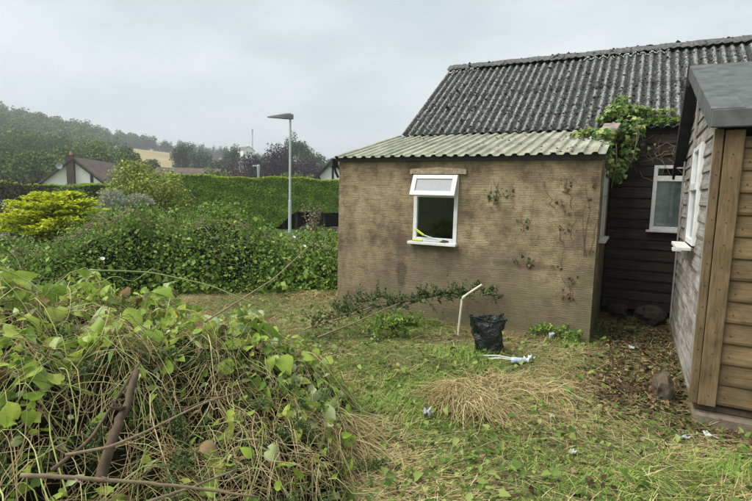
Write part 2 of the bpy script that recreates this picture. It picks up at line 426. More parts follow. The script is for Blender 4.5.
STONE = plain('dark_stone', (.05, .043, .034), .95, .15, .4, 9, bmp=.8)
MOSS = leafmat('roof_moss', [(0, (.015, .016, .012)), (.6, (.045, .045, .035)), (1, (.10, .10, .08))], 0, .95, .05)
GALV = plain('grey_lamp_post', (.50, .53, .54), .45, .4, .06, 4)
LAMPHEAD = plain('dark_grey_lantern', (.11, .12, .125), .5, .4, .1, 6)
HOUSEWHITE = plain('white_house_render', (.82, .82, .77), .9, .2, .06, .6)
TILE = plain('brown_roof_tiles', (.125, .098, .085), .9, .2, .35, 1.6)
BRICK = plain('brown_brick', (.095, .068, .055), .9, .2, .25, 3)
TIMBER = plain('black_timber', (.02, .02, .022), .7, .3)
DGLASS = plain('dark_window_glass', (.025, .03, .033), .06, .6)
BARK = mat_wood('bark', [(.25, (.05, .036, .025)), (.5, (.12, .088, .06)), (.75, (.20, .155, .11))], 'z', scale=.6)
BRANCH = mat_wood('pale_branch', [(.25, (.13, .10, .065)), (.5, (.25, .20, .13)), (.75, (.36, .30, .20))], 'x', scale=.8)

# ------------------------------------------------------------------ ground
def build_ground():
    r = np.concatenate([np.arange(0.25, 12, .22), np.geomspace(12, 1800, 75)])
    na = 240; th = np.linspace(0, 2 * np.pi, na, endpoint=False)
    cx, cy = 2.6, -1.5
    X = cx + r[:, None] * np.cos(th); Y = cy + r[:, None] * np.sin(th)
    V = np.stack([X, Y, gz(X, Y)], -1).reshape(-1, 3)
    V = np.vstack([V, [[cx, cy, gz(cx, cy)]]])
    nr = len(r); i = np.arange(nr - 1)[:, None] * na; j = np.arange(na)[None]
    F = np.stack([i + j, i + na + j, i + na + (j + 1) % na, i + (j + 1) % na], -1).reshape(-1, 4)
    F = [tuple(f) for f in F] + [(len(V) - 1, k, (k + 1) % na) for k in range(na)]
    o = link('ground', mesh('ground', V, F, True), GROUND)
    o['kind'] = 'structure'
build_ground()

# ------------------------------------------------------------------ lean-to
L, H, DEP = 3.43, 2.07, 1.95
WX0, WX1, WZ0, WZ1 = 1.175, 1.785, 1.0, 1.88
lean = thing('lean_to', 'brown rendered lean-to with pale green corrugated roof and white front window', 'outbuilding', (0, 0, 0))
def wall_hole(x0, x1, z0, z1, hx0, hx1, hz0, hz1, y0, y1):
    mb = MB()
    xs = [x0, hx0, hx1, x1]; zs = [z0, hz0, hz1, z1]
    V = []; 
    for y in (y0, y1):
        for z in zs:
            for x in xs: V.append((x, y, z))
    I = lambda k, a, b: k * 16 + b * 4 + a
    F = []
    for a in range(3):
        for b_ in range(3):
            if a == 1 and b_ == 1: continue
            F.append((I(0, a, b_), I(0, a + 1, b_), I(0, a + 1, b_ + 1), I(0, a, b_ + 1)))
            F.append((I(1, a, b_), I(1, a, b_ + 1), I(1, a + 1, b_ + 1), I(1, a + 1, b_)))
    for a in range(3):
        F += [(I(0, a, 0), I(1, a, 0), I(1, a + 1, 0), I(0, a + 1, 0)), (I(0, a, 3), I(0, a + 1, 3), I(1, a + 1, 3), I(1, a, 3)),
              (I(0, 0, a), I(0, 0, a + 1), I(1, 0, a + 1), I(1, 0, a)), (I(0, 3, a), I(1, 3, a), I(1, 3, a + 1), I(0, 3, a + 1))]
    F += [(I(0, 1, 1), I(1, 1, 1), I(1, 1, 2), I(0, 1, 2)), (I(0, 2, 1), I(0, 2, 2), I(1, 2, 2), I(1, 2, 1)),
          (I(0, 1, 1), I(0, 2, 1), I(1, 2, 1), I(1, 1, 1)), (I(0, 1, 2), I(1, 1, 2), I(1, 2, 2), I(0, 2, 2))]
    mb.add(V, F); return mb
wall_hole(0, L, -.35, H, WX0, WX1, WZ0, WZ1, 0, .11).build('front_wall', RENDER, lean)
zt = lambda y: 2.11 + (y + .08) * (2.60 - 2.11) / 1.98     # lean-to roof height
MB().prism([(.113, -.4), (DEP - .02, -.4), (DEP - .02, zt(DEP) - .07), (.113, zt(.113) - .07)], 'x', 0, .1).build('side_wall', RENDER, lean)
# right side wall with its own narrow window
sw = MB()
for (y0, y1, z0, z1) in ((.113, .55, -.4, 2.05), (1.25, DEP - .02, -.4, 2.05), (.55, 1.25, -.4, 1.12), (.55, 1.25, 1.98, 2.05)):
    sw.box(L - .1, L - .001, y0, y1, z0, z1)
sw.prism([(.113, 2.05), (DEP - .02, 2.05), (DEP - .02, zt(DEP) - .07), (.113, zt(.113) - .07)], 'x', L - .1, L - .001)
sw.build('side_wall', RENDER, lean)
wd = MB(); wd.box(L - .06, L + .012, .553, .60, 1.12, 1.98).box(L - .06, L + .012, 1.20, 1.247, 1.12, 1.98).box(L - .06, L + .010, .60, 1.20, 1.12, 1.17).box(L - .06, L + .010, .60, 1.20, 1.93, 1.98).box(L - .05, L + .008, .60, 1.20, 1.66, 1.70)
ws = wd.build('window', OLDWHITE, lean)
MB().box(L - .03, L - .022, .60, 1.20, 1.17, 1.93).build('pane', GLASS, ws)
MB().bbox(L - .02, L + .075, .42, 1.30, 1.085, 1.118).build('sill', OLDWHITE, ws)
# fascia, gutter end
MB().bbox(-.045, L + .03, -.045, -.003, H - .018, H + .052).build('fascia', FASCIA, lean)
MB().bbox(-.10, -.048, -.10, .05, H - .10, H + .03, .012).build('gutter_end', FASCIA, lean)
MB().tube([(-.07, -.02, H - .09), (-.06, .0, H - .16), (-.035, .03, H - .24)], .018, 8).build('gutter_bracket', FASCIA, lean)
# corner render bead and lintel over the window
li = MB(); nx = 14
xs = np.linspace(WX0 - .05, WX1 + .10, nx)
top = 1.945 + .022 * np.sin(np.linspace(0, np.pi, nx)) + rng.normal(0, .004, nx); bot = np.full(nx, 1.885)
li.prism([(x, z) for x, z in zip(xs, bot)] + [(x, z) for x, z in zip(xs[::-1], top[::-1])], 'y', -.045, -.002)
li.build('lintel', MORTAR, lean)
# window
win = MB()
fw_ = .052
win.bbox(WX0, WX0 + fw_, -.012, .06, WZ0, WZ1).bbox(WX1 - fw_, WX1, -.012, .06, WZ0, WZ1)
win.bbox(WX0 + fw_, WX1 - fw_, -.011, .06, WZ0, WZ0 + .055).bbox(WX0 + fw_, WX1 - fw_, -.011, .06, WZ1 - .04, WZ1).bbox(WX0 + fw_, WX1 - fw_, -.011, .06, 1.585, 1.64)
wino = win.build('window', UPVC, lean)
MB().box(WX0 + fw_, WX1 - fw_, .02, .026, WZ0 + .055, 1.585).build('pane', GLASS, wino)
MB().bbox(WX0 - .04, WX1 + .02, -.10, .0, WZ0 - .035, WZ0 + .002).build('sill', UPVC, wino)
FROST = plain('obscure_glass', (.20, .23, .24), .28, .5, .12, 30)
ang = math.radians(-24); hx0, hx1, hz = WX0 + .0, WX1 + .0, WZ1 - .015
fs = MB(); hh = .285
fs.bbox(hx0, hx0 + .06, -.022, .022, -hh, 0).bbox(hx1 - .06, hx1, -.022, .022, -hh, 0).bbox(hx0 + .06, hx1 - .06, -.021, .021, -.055, 0).bbox(hx0 + .06, hx1 - .06, -.021, .021, -hh, -hh + .06)
fl = fs.build('fanlight', UPVC, wino, loc=(0, -.035, hz), rot=(ang, 0, 0))
MB().box(hx0 + .06, hx1 - .06, -.006, .006, -hh + .06, -.055).build('pane', FROST, lean and wino, loc=(0, -.035, hz), rot=(ang, 0, 0))
st = MB(); st.tube([(WX1 - .06, 0, 1.66), (WX1 - .07, -.14, 1.64)], .006, 6); st.build('stay', GALV, wino)
# roof sheets: ribbed
def rib(x, p=.145):
    t = (x / p) % 1.0
    return .026 * sstep(.22, .36, t) * sstep(.78, .64, t)
sheetmesh = None
nsheet = 4; ribs = 6; p_ = .145; sw_ = ribs * p_
x0r = -.05
def make_sheet(width, skew0, skew1):
    nxs = int(width / p_ * 12) + 1
    xs = np.linspace(0, width, nxs); z = rib(xs)
    ys = np.linspace(-.12, 1.98, 9); V = []
    for s in (0, .006):
        for y in ys:
            for x, zz in zip(xs, z):
                V.append((x, y, zt(y) + zz - s + .0015 * math.sin(9 * x + 5 * y)))
    n = nxs; k = len(ys); F = []
    for a_ in range(k - 1):
        for b_ in range(n - 1):
            i = a_ * n + b_
            F.append((i, i + 1, i + n + 1, i + n)); j = i + k * n; F.append((j, j + n, j + n + 1, j + 1))
    o = k * n
    for b_ in range(n - 1):
        F.append((b_, b_ + o, b_ + 1 + o, b_ + 1)); q = (k - 1) * n + b_; F.append((q, q + 1, q + 1 + o, q + o))
    for a_ in range(k - 1):
        i = a_ * n; F.append((i, i + n, i + n + o, i + o)); i = a_ * n + n - 1; F.append((i, i + o, i + n + o, i + n))
    return mesh('roof_sheet', V, F, False)
sm = make_sheet(sw_ + .035, 0, 0)
for k in range(nsheet):
    link('roof_sheet', sm, SHEET, lean, loc=(x0r + k * sw_, 0, .004 * (k % 2) + .002))
def moss_arr(P, N, size, rg=rng):
    """low lumps: squashed octahedra"""
    T = np.array([(1, 0, 0), (0, 1, 0), (-1, 0, 0), (0, -1, 0), (0, 0, .7), (0, 0, -.5)])
    Fc = np.array([(0, 1, 4), (1, 2, 4), (2, 3, 4), (3, 0, 4), (1, 0, 5), (2, 1, 5), (3, 2, 5), (0, 3, 5)])
    n = len(P); A = rg.normal(size=(n, 3)); A = norm(A - (A * N).sum(1, keepdims=True) * N); B = np.cross(N, A)
    s = np.broadcast_to(size, (n,))[:, None, None] * rg.uniform(.6, 1.3, (n, 6, 1))
    V = P[:, None] + s * (T[None, :, 0:1] * A[:, None] + T[None, :, 1:2] * B[:, None] + T[None, :, 2:3] * N[:, None])
    return V.reshape(-1, 3), (np.arange(n)[:, None, None] * 6 + Fc[None]).reshape(-1, 3)
n = 110
mxs = np.concatenate([rng.uniform(.1, 3.4, 70), rng.normal(3.1, .2, 40).clip(2.5, 3.4)]); mys = np.concatenate([rng.uniform(-.05, 1.8, 40), rng.uniform(1.2, 1.85, 30), rng.uniform(-.05, 1.5, 40)])
mz = np.array([zt(y) for y in mys]) + .026 * 0 + rib(mxs - x0r) + .004
V, F = moss_arr(np.stack([mxs, mys, mz], 1), np.tile([0, 0, 1.], (n, 1)), rng.uniform(.008, .026, n))
o = link('moss', mesh('moss', V, F), MOSS, lean); o['kind'] = 'stuff'

# ------------------------------------------------------------------ barn
BX0, BX1 = .13, 9.6
EY, EZ, RY, RZ = 1.82, 2.62, 4.18, 4.25
barn = thing('barn', 'long dark timber barn with mossy grey corrugated roof behind the lean-to', 'barn', (0, 0, 0))
# corrugated sheets, two rows up each slope
P2 = .128; nw = 7; SWD = nw * P2
sl = math.hypot(RY - EY, RZ - EZ); pit = math.atan2(RZ - EZ, RY - EY)
def corr(width, length, amp=.021, thick=.009, per=10):
    n = int(round(width / P2 * per)) + 1; xs = np.linspace(0, width, n); z = amp * np.cos(2 * np.pi * xs / P2)
    ys = np.linspace(0, length, 7); k = len(ys); V = []
    for s in (0, thick):
        for y in ys:
            V += [(x, y, zz - s) for x, zz in zip(xs, z)]
    F = []; o = k * n
    for a_ in range(k - 1):
        for b_ in range(n - 1):
            i = a_ * n + b_; F.append((i, i + 1, i + n + 1, i + n)); j = i + o; F.append((j, j + n, j + n + 1, j + 1))
    for b_ in range(n - 1):
        F.append((b_, b_ + o, b_ + 1 + o, b_ + 1)); q = (k - 1) * n + b_; F.append((q, q + 1, q + 1 + o, q + o))
    for a_ in range(k - 1):
        i = a_ * n; F.append((i, i + n, i + n + o, i + o)); i = a_ * n + n - 1; F.append((i, i + o, i + n + o, i + n))
    return mesh('roof_sheet', V, F, True)
half = sl / 2 + .09
cm = corr(SWD + .03, half)
ncol = int((BX1 - BX0) / SWD)
BX1 = BX0 + ncol * SWD
for c in range(ncol):
    for r in range(2):
        t0 = r * (sl / 2 - .02)
        link('roof_sheet', cm, ASB, barn, loc=(BX0 + c * SWD, EY + t0 * math.cos(pit), EZ + t0 * math.sin(pit) + .006 * r + .0016 * (c % 2)), rot=(pit, 0, 0))
    link('roof_sheet', cm, ASB, barn, loc=(BX0 + (c + 1) * SWD, 2 * RY - EY, EZ + .005 * (c % 2)), rot=(pit, 0, math.pi))
    t0 = sl / 2 - .02
    link('roof_sheet', cm, ASB, barn, loc=(BX0 + (c + 1) * SWD, 2 * RY - EY - t0 * math.cos(pit), EZ + t0 * math.sin(pit) + .012 + .005 * (c % 2)), rot=(pit, 0, math.pi))
# ridge caps
def ridge_cap(width):
    prof = [(-.19, -.10), (-.11, -.035), (-.055, .008), (0, .026), (.055, .008), (.11, -.035), (.19, -.10)]
    n = 28; xs = np.linspace(0, width, n); V = []
    for s in (0, .012):
        for x in xs:
            for j, (y, z) in enumerate(prof):
                wv = (.014 * math.cos(2 * math.pi * x / P2)) if j in (0, 6) else 0
                V.append((x, y, z + wv - s + .006 * math.sin(13 * x + y * 9)))
    k = 7; F = []; o = n * k
    for a_ in range(n - 1):
        for b_ in range(k - 1):
            i = a_ * k + b_; F.append((i, i + k, i + k + 1, i + 1)); j = i + o; F.append((j, j + 1, j + k + 1, j + k))
    for a_ in range(n - 1):
        i = a_ * k; F.append((i, i + o, i + k + o, i + k)); i += k - 1; F.append((i, i + k, i + k + o, i + o))
    for b_ in range(k - 1):
        F.append((b_, b_ + 1, b_ + 1 + o, b_ + o)); i = (n - 1) * k + b_; F.append((i, i + o, i + 1 + o, i + 1))
    return mesh('ridge_cap', V, F, True)
nr_ = int((BX1 - BX0) / 1.0)
rc = ridge_cap((BX1 - BX0) / nr_ + .05)
CAPM = plain('mossy_ridge', (.12, .121, .116), .95, .1, .55, 22, bmp=.9)
for k in range(nr_):
    link('ridge_cap', rc, CAPM, barn, loc=(BX0 - .02 + k * (BX1 - BX0) / nr_, RY, RZ + .055 + .0025 * (k % 2)))
# wavy white mortar under some of the caps
for (xa, xb) in ((BX0 + .01, BX0 + .66), (2.75, 4.1)):
    xs = np.arange(xa, xb, P2 / 8); V = []
    tt = sl - .245
    pts = np.stack([xs, np.full_like(xs, EY + tt * math.cos(pit)) + .012 * np.sin(17 * xs), EZ + tt * math.sin(pit) + .045 + .022 * np.cos(2 * np.pi * (xs - BX0) / P2) + .006 * np.sin(23 * xs)], 1)
    pts = np.repeat(pts, 5, 0); pts = pts + rng.normal(0, .006, pts.shape); keep = rng.random(len(pts)) < .55 + .4 * np.sin(pts[:, 0] * 11) * np.sin(pts[:, 0] * 4.3)
    pts = pts[keep]; V, F = moss_arr(pts, np.tile([0, -math.sin(pit), math.cos(pit)], (len(pts), 1)), rng.uniform(.006, .017, len(pts)))
    o = link('mortar', mesh('mortar', V, F), LICHEN, barn); o['kind'] = 'stuff'
# moss lumps on the roof
n = 5200
tx = rng.uniform(BX0 + .05, 8.0, n); td = rng.uniform(.02, sl - .05, n)
ph = (tx - BX0) / P2 * 2 * np.pi
tx = tx + .016 * np.sin(ph)
zc = .021 * np.cos((tx - BX0) / P2 * 2 * np.pi)
MP = np.stack([tx, EY + td * math.cos(pit) - zc * math.sin(pit), EZ + td * math.sin(pit) + zc * math.cos(pit) + .008], 1)
V, F = moss_arr(MP, np.tile([0, -math.sin(pit), math.cos(pit)], (n, 1)), rng.gamma(2.0, .0062, n).clip(.005, .04))
o = link('moss', mesh('moss', V, F), MOSS, barn); o['kind'] = 'stuff'
n = 500
tx = rng.uniform(BX0, 8.0, n); yy = rng.normal(0, .09, n)
V, F = moss_arr(np.stack([tx, RY + yy, RZ + .085 - abs(yy) * .75], 1), np.tile([0, 0, 1.], (n, 1)), rng.gamma(2.0, .009, n).clip(.006, .05))
o = link('moss', mesh('moss', V, F), MOSS, barn); o['kind'] = 'stuff'
# front boards: visible run to the right of the lean-to, and the gable end
WBX0, WBX1, WBZ0, WBZ1 = 3.985, 4.72, 1.20, 2.10
bh = .148; z = .17; nb = 0
def board(x0, x1, zb, h, t0=.010, t1=.028):
    return MB().prism([(0, zb), (-t1, zb), (-t1, zb + .012), (-t0, zb + h + .012), (0, zb + h + .012)], 'x', x0, x1)
while z < 2.58:
    segs = [(L + .02, WBX0 - .01), (WBX1 + .01, BX1 - .02)] if WBZ0 - .10 < z < WBZ1 - .02 else [(L + .02, BX1 - .02)]
    for (xa, xb) in segs:
        mb = MB(); mb.prism([(0, 0), (-.028, .0), (-.028, .012), (-.010, bh + .010), (0, bh + .010)], 'x', xa, xb)
        mb.build('board', BARNWOOD, barn, loc=(0, DEP + rng.uniform(-.004, .0), z), rot=(0, rng.uniform(-.003, .003), 0))
    z += bh
MB().box(BX0 + .05, BX1 - .05, DEP + .03, DEP + .06, .15, 2.6).build('sheathing', DARKWOOD, barn)
MB().bbox(L + .02, BX1, DEP - .02, DEP + .03, .03, .165).build('sole_beam', DARKWOOD, barn)
MB().prism([(DEP, 0.0), (2 * RY - EY - .15, 0.0), (2 * RY - EY - .15, 2.55), (RY, RZ - .1), (DEP, 2.55)], 'x', BX0 + .04, BX0 + .1).build('gable_wall', BARNWOOD, barn)
MB().prism([(DEP, 0.0), (2 * RY - EY - .15, 0.0), (2 * RY - EY - .15, 2.55), (RY, RZ - .1), (DEP, 2.55)], 'x', BX1 - .1, BX1 - .04).build('gable_wall', BARNWOOD, barn)
MB().box(BX0 + .1, BX1 - .1, 2 * RY - EY - .2, 2 * RY - EY - .15, 0, 2.55).build('back_wall', BARNWOOD, barn)
# barn window
bw = MB(); yb = DEP - .05
bw.bbox(WBX0, WBX0 + .05, yb, yb + .07, WBZ0, WBZ1).bbox(WBX1 - .05, WBX1, yb, yb + .07, WBZ0, WBZ1).bbox(WBX0 + .05, WBX1 - .05, yb + .001, yb + .07, WBZ0, WBZ0 + .05).bbox(WBX0 + .05, WBX1 - .05, yb + .001, yb + .07, WBZ1 - .045, WBZ1).bbox(WBX0 + .05, WBX1 - .05, yb - .012, yb + .07, 1.88, 1.955).bbox(4.335, 4.375, yb + .002, yb + .07, WBZ0 + .05, 1.88)
bwo = bw.build('window', OLDWHITE, barn)
MB().box(WBX0 + .05, WBX1 - .05, yb + .03, yb + .036, WBZ0 + .05, WBZ1 - .045).build('pane', GLASS, bwo)
MB().bbox(WBX0 - .04, WBX1 + .04, yb - .05, yb + .002, WBZ0 - .03, WBZ0 + .0).build('sill', OLDWHITE, bwo)
cv = MB(); xs = np.linspace(WBX0 + .04, WBX1 - .04, 60)
yy = DEP - .004 + .008 * np.sin(xs * 75)
cv.prism([(x, y) for x, y in zip(xs, yy)] + [(x, DEP + .012) for x in xs[::-1]], 'z', WBZ0 + .02, 1.90)
cv.build('curtain', plain('grey_curtain', (.75, .78, .79), .9, .1, .25, 12), bwo)

# ------------------------------------------------------------------ wooden shed on the right
SX, SY, SZ = 4.33, -1.5, 0.0
SX1, SY1 = 7.0, 1.22
shed = thing('wooden_shed', 'brown board shed with silvered side wall and grey felt roof', 'shed', (SX, SY, SZ))
SW, SD = SX1 - SX, SY1 - SY
# verge points in local coordinates (x0 side), eave front, ridge, eave back
VF, VR, VB = (-.075, -.12, 2.235), (-.12, 1.80, 3.0), (-.11, 3.02, 2.05)
def roofz(y):
    return np.interp(y, [VF[1], VR[1], VB[1]], [VF[2], VR[2], VB[2]])
ph_ = .166; k = 0; z = .03
while z < 2.10:
    mb = MB(); h = min(ph_, 2.10 - z)
    mb.prism([(0, 0), (-.030, 0), (-.034, .02), (-.030, .05), (-.012, h + .004), (0, h + .004)], 'x', .0, SW)
    mb.build('board', SHEDWOOD, shed, loc=(0.0, .0, z), rot=(0, rng.uniform(-.004, .004), 0)); z += ph_
# gable-side boards, cut at the roof line and at the window
GW = (.81, 1.50, 1.20, 2.15)
z = .02; gh = .142
while z < 2.92:
    zb = z; ztop = min(z + gh + .006, 2.94)
    ya, yb_ = .0, SD
    f = lambda zz: (max(0, np.interp(zz, [roofz(0) - .06, VR[2] - .06], [0, VR[1]])), min(SD, VR[1] + (SD - VR[1]) * (VR[2] - .06 - zz) / (VR[2] - .06 - (roofz(SD) - .06))))
    a0, b0 = f(zb) if zb > roofz(SD) - .06 else (0, SD)
    a1, b1 = f(ztop) if ztop > roofz(SD) - .06 else (0, SD)
    if zb < roofz(0) - .06: a0 = 0
    if ztop < roofz(0) - .06: a1 = 0
    cut = GW[2] - .12 < z < GW[3] - .03
    segs = [(a0, GW[0], a1, GW[0]), (GW[1], b0, GW[1], b1)] if cut else [(a0, b0, a1, b1)]
    for (p0, p1, q0, q1) in segs:
        if p1 - p0 < .05 or q1 - q0 < .01: continue
        V = []
        for (dx, zz, y0, y1) in ((0, 0, p0, p1), (-.026, 0, p0, p1), (-.026, .014, p0, p1), (-.010, ztop - zb, q0, q1), (0, ztop - zb, q0, q1)):
            V += [(dx, y0, zz), (dx, y1, zz)]
        F = [(0, 2, 4, 6, 8), (1, 9, 7, 5, 3)] + [(2 * i, 2 * i + 1, (2 * i + 3) % 10, (2 * i + 2) % 10) for i in range(5)]
        # board in segments so it can bow slightly
        MB().add(V, F).build('board', GREYWOOD, shed, loc=(rng.uniform(-.003, .001), 0, zb), rot=(rng.uniform(-.006, .006), 0, rng.uniform(-.002, .002)))
    z += gh
MB().box(.003, .05, .045, SD - .04, .0, 2.05).build('frame_lining', DARKWOOD, shed)
MB().prism([(.04, 2.053), (SD - .02, 2.053), (VR[1], 2.90)], 'x', .003, .05).build('frame_lining', DARKWOOD, shed)
MB().box(.01, SW, .003, .04, .0, 2.1).build('frame_lining', DARKWOOD, shed)
MB().box(SW - .04, SW, .045, SD, .0, 2.1).build('side_wall', BARNWOOD, shed)
MB().box(.055, SW - .045, SD - .035, SD, .0, 2.1).build('back_wall', BARNWOOD, shed)
# corner boards
MB().bbox(-.047, .012, -.060, -.036, .02, 2.16, .004).build('corner_board', POSTWOOD, shed)
MB().bbox(.014, .135, -.066, -.037, .015, 2.15, .004).build('corner_board', POSTWOOD, shed, rot=(0, .004, 0))
MB().bbox(-.045, -.027, -.034, .04, .25, 2.15, .003).build('corner_board', GREYPOST, shed)
MB().bbox(-.050, -.028, 1.60, 1.65, 1.0, 2.66, .003).build('batten', GREYPOST, shed)
MB().bbox(-.046, -.028, SD - .06, SD + .0, .05, 2.10, .003).build('corner_board', GREYPOST, shed)
MB().bbox(.0, SW, .012, .055, -.05, .026).build('floor_bearer', BARK, shed)
MB().bbox(.003, .06, .045, SD, -.05, .018).build('floor_bearer', DARKWOOD, shed)
# roof felt: two slopes with real thickness
def slab(pts, n_off, t):
    P = np.array(pts, float); Q = P + np.array(n_off) * t
    return np.vstack([P, Q]), [(0, 1, 2, 3), (7, 6, 5, 4), (0, 4, 5, 1), (1, 5, 6, 2), (2, 6, 7, 3), (3, 7, 4, 0)]
xr = SW + .1
def dn(y, z): return (y, z)
RF = MB(); V, F = slab([VF, (xr, VF[1], VF[2]), (xr, VR[1], VR[2]), VR], (0, .0, 1), .05); RF.add(V, F)
RF.build('roof_slope', FELT, shed)
RF = MB(); V, F = slab([(VR[0], VR[1] + .003, VR[2]), (xr, VR[1] + .003, VR[2]), (xr, VB[1], VB[2]), VB], (0, 0, 1), .05); RF.add(V, F)
RF.build('roof_slope', FELT, shed)
# felt verge strips (three lapped lengths) and eave drip
for k in range(3):
    t0, t1 = k / 3, (k + 1) / 3 + .012
    q = lambda t: np.array(VF) * (1 - t) + np.array(VR) * t
    A, B = q(t0), q(min(1, t1))
    zo = .0515 + .0055 * (2 - k)
    V = [A + [-.012, 0, zo], B + [-.012, 0, zo], B + [.19, 0, zo], A + [.19, 0, zo], A + [-.012, 0, zo + .004], B + [-.012, 0, zo + .004], B + [.19, 0, zo + .004], A + [.19, 0, zo + .004]]
    F = [(3, 2, 1, 0), (4, 5, 6, 7), (0, 1, 5, 4), (1, 2, 6, 5), (2, 3, 7, 6), (3, 0, 4, 7)]
    V += [A + [-.016, 0, zo + .004], B + [-.016, 0, zo + .004], B + [-.016, 0, -.085 + .004 * k], A + [-.016, 0, -.085 + .004 * k], A + [-.0125, 0, zo + .004], B + [-.0125, 0, zo + .004], B + [-.0125, 0, -.085 + .004 * k], A + [-.0125, 0, -.085 + .004 * k]]
    F += [tuple(i + 8 for i in f) for f in [(0, 1, 2, 3), (7, 6, 5, 4), (0, 4, 5, 1), (1, 5, 6, 2), (2, 6, 7, 3), (3, 7, 4, 0)]]
    MB().add(V, F).build('felt_strip', FELT, shed)
MB().bbox(VF[0] - .014, xr, VF[1] - .026, VF[1] - .002, VF[2] - .075, VF[2] + .058, .008).build('eave_trim', FELT, shed)
A, B = np.array(VR), np.array(VB)
V = []
for P in (A, B):
    V += [P + [-.03, 0, .06], P + [.0, 0, .06], P + [.0, 0, -.16], P + [-.03, 0, -.16]]
MB().add(V, [(0, 1, 2, 3), (7, 6, 5, 4), (0, 4, 5, 1), (1, 5, 6, 2), (2, 6, 7, 3), (3, 7, 4, 0)]).build('bargeboard', DARKWOOD, shed)
# shed window
yb0, yb1, zb0, zb1 = GW
sw = MB(); X0, X1 = -.05, .02
sw.bbox(X0, X1, yb0, yb0 + .05, zb0, zb1).bbox(X0, X1, yb1 - .05, yb1, zb0, zb1).bbox(X0 + .001, X1, yb0 + .05, yb1 - .05, zb0, zb0 + .05).bbox(X0 + .001, X1, yb0 + .05, yb1 - .05, zb1 - .05, zb1).bbox(X0 - .008, X1, yb0 + .05, yb1 - .05, 1.72, 1.79).bbox(X0 - .006, X1, yb0 + .05, yb0 + .09, 1.79, zb1 - .05).bbox(X0 - .006, X1, yb1 - .09, yb1 - .05, 1.79, zb1 - .05)
swo = sw.build('window', UPVC, shed)
MB().box(-.018, -.012, yb0 + .05, yb1 - .05, zb0 + .05, zb1 - .05).build('pane', mat_glass('shed_glass', (.8, .85, .85)), swo)
MB().box(-.006, .0025, yb0 + .05, yb1 - .05, zb0 + .05, zb1 - .05).build('pane_backing', plain('grey_backing', (.16, .17, .17), .7, .3, .3, 8), swo)  # plain grey panel behind the glass carries the lit grey of the panes
MB().bbox(-.17, -.05, yb0 - .02, yb1 + .03, zb0 - .045, zb0 - .012).build('sill', OLDWHITE, swo)
MB().bbox(-.14, -.05, yb1 + .25, yb1 + .42, zb0 - .14, zb0 - .105).build('ledge', OLDWHITE, shed)
nl = bpy.data.meshes.new('nail'); import bmesh as _b
bm = _b.new(); _b.ops.create_cone(bm, cap_ends=True, segments=8, radius1=.0055, radius2=.004, depth=.006); bm.to_mesh(nl); bm.free()
RUST = plain('rusty_nail', (.07, .045, .03), .7, .3); nl.materials.append(RUST)
for k in range(12):
    link('nail', nl, None, shed, loc=(-.015, -.062, .12 + k * .17), rot=(math.pi / 2, 0, 0)); link('nail', nl, None, shed, loc=(.08, -.068, .10 + k * .17), rot=(math.pi / 2, 0, 0)); link('nail', nl, None, shed, loc=(.19, -.033, .09 + k * .166), rot=(math.pi / 2, 0, 0))
# slab under the shed, stones
sb = MB(); sb.bbox(SX - .01, SX1, SY - .06, SY1, -.24, -.055, .02)
tag(sb.build('concrete_slab', CONC), 'worn concrete slab carrying the brown wooden shed', 'slab')
def rock(name, label, cat, c, s, mat, seed, group=None, sub=2, cut=.0):
    import bmesh
    rg = np.random.default_rng(seed)
    bm = bmesh.new(); bmesh.ops.create_icosphere(bm, subdivisions=sub + 1, radius=1)
    D = norm(rg.normal(size=(9, 3))); 
    for v in bm.verts:
        p = np.array(v.co)
        k = 1.0
        for d, o_ in zip(D, rg.uniform(.55, .95, 9)):
            dd = p @ d
            if dd > o_: k = min(k, o_ / dd)
        p = p * (k + .035 * math.sin(9 * p[0] + seed) * math.cos(8 * p[1]) + rg.normal() * .012)
        v.co = p * np.array(s)
    me = bpy.data.meshes.new(name); bm.to_mesh(me); bm.free()
    return tag(link(name, me, mat, None, loc=c), label, cat, group)
rock('rubble_stone', 'dark boulder at left in the passage against the barn wall', 'stone', (3.68, 1.72, .02), (.17, .14, .13), STONE, 3)
rock('rubble_stone', 'larger rounded boulder at right in the dark passage by the barn', 'stone', (4.08, 1.62, .02), (.21, .16, .16), STONE, 5)
rock('stone_block', 'weathered stone block standing in litter beside the shed corner', 'stone', (4.12, -1.33, .0), (.095, .09, .17), plain('brown_stone', (.105, .085, .06), .95, .15, .5, 11, bmp=.9), 12)

# ------------------------------------------------------------------ street lamps
def lamp(name, label, base, h, head_dir, sc=1.0, style=0):
    t = thing(name, label, 'street lamp', base)
    p = MB(); p.tube([(0, 0, 0), (0, 0, h * .28), (0, 0, h * .285), (0, 0, h)], [.075 * sc, .072 * sc, .055 * sc, .05 * sc], 14); p.build('post', GALV, t, smooth=False)
    d = np.array([head_dir[0], head_dir[1], 0.]); d /= np.linalg.norm(d); s = np.array([-d[1], d[0], 0])
    V = []
    st_ = [(-.14, .10, .17, -.05), (.05, .13, .22, -.06), (.30, .16, .19, -.05), (.6, .15, .13, -.03), (.95, .12, .07, -.01), (1.08, .06, .04, .0)]
    for (q, wd, zt_, zb_) in st_:
        for (a_, z_) in ((-1, zb_), (-.75, zt_ * .7), (0, zt_), (.75, zt_ * .7), (1, zb_), (0, zb_ - .02)):
            V.append(d * q * sc + s * a_ * wd * sc + np.array([0, 0, h + z_ * sc]))
    F = [tuple(range(6))] + [tuple(range(30, 36))[::-1]]
    for i in range(5):
        for j in range(6): F.append((i * 6 + j, i * 6 + 6 + j, i * 6 + 6 + (j + 1) % 6, i * 6 + (j + 1) % 6))
    MB().add(V, F).build('lantern', LAMPHEAD, t)
    MB().tube([(0, 0, h + .10 * sc), (0, 0, h + .15 * sc), (0, 0, h + .17 * sc)], [.05 * sc, .045 * sc, .02 * sc], 10).build('photocell', GALV, t)
    return t
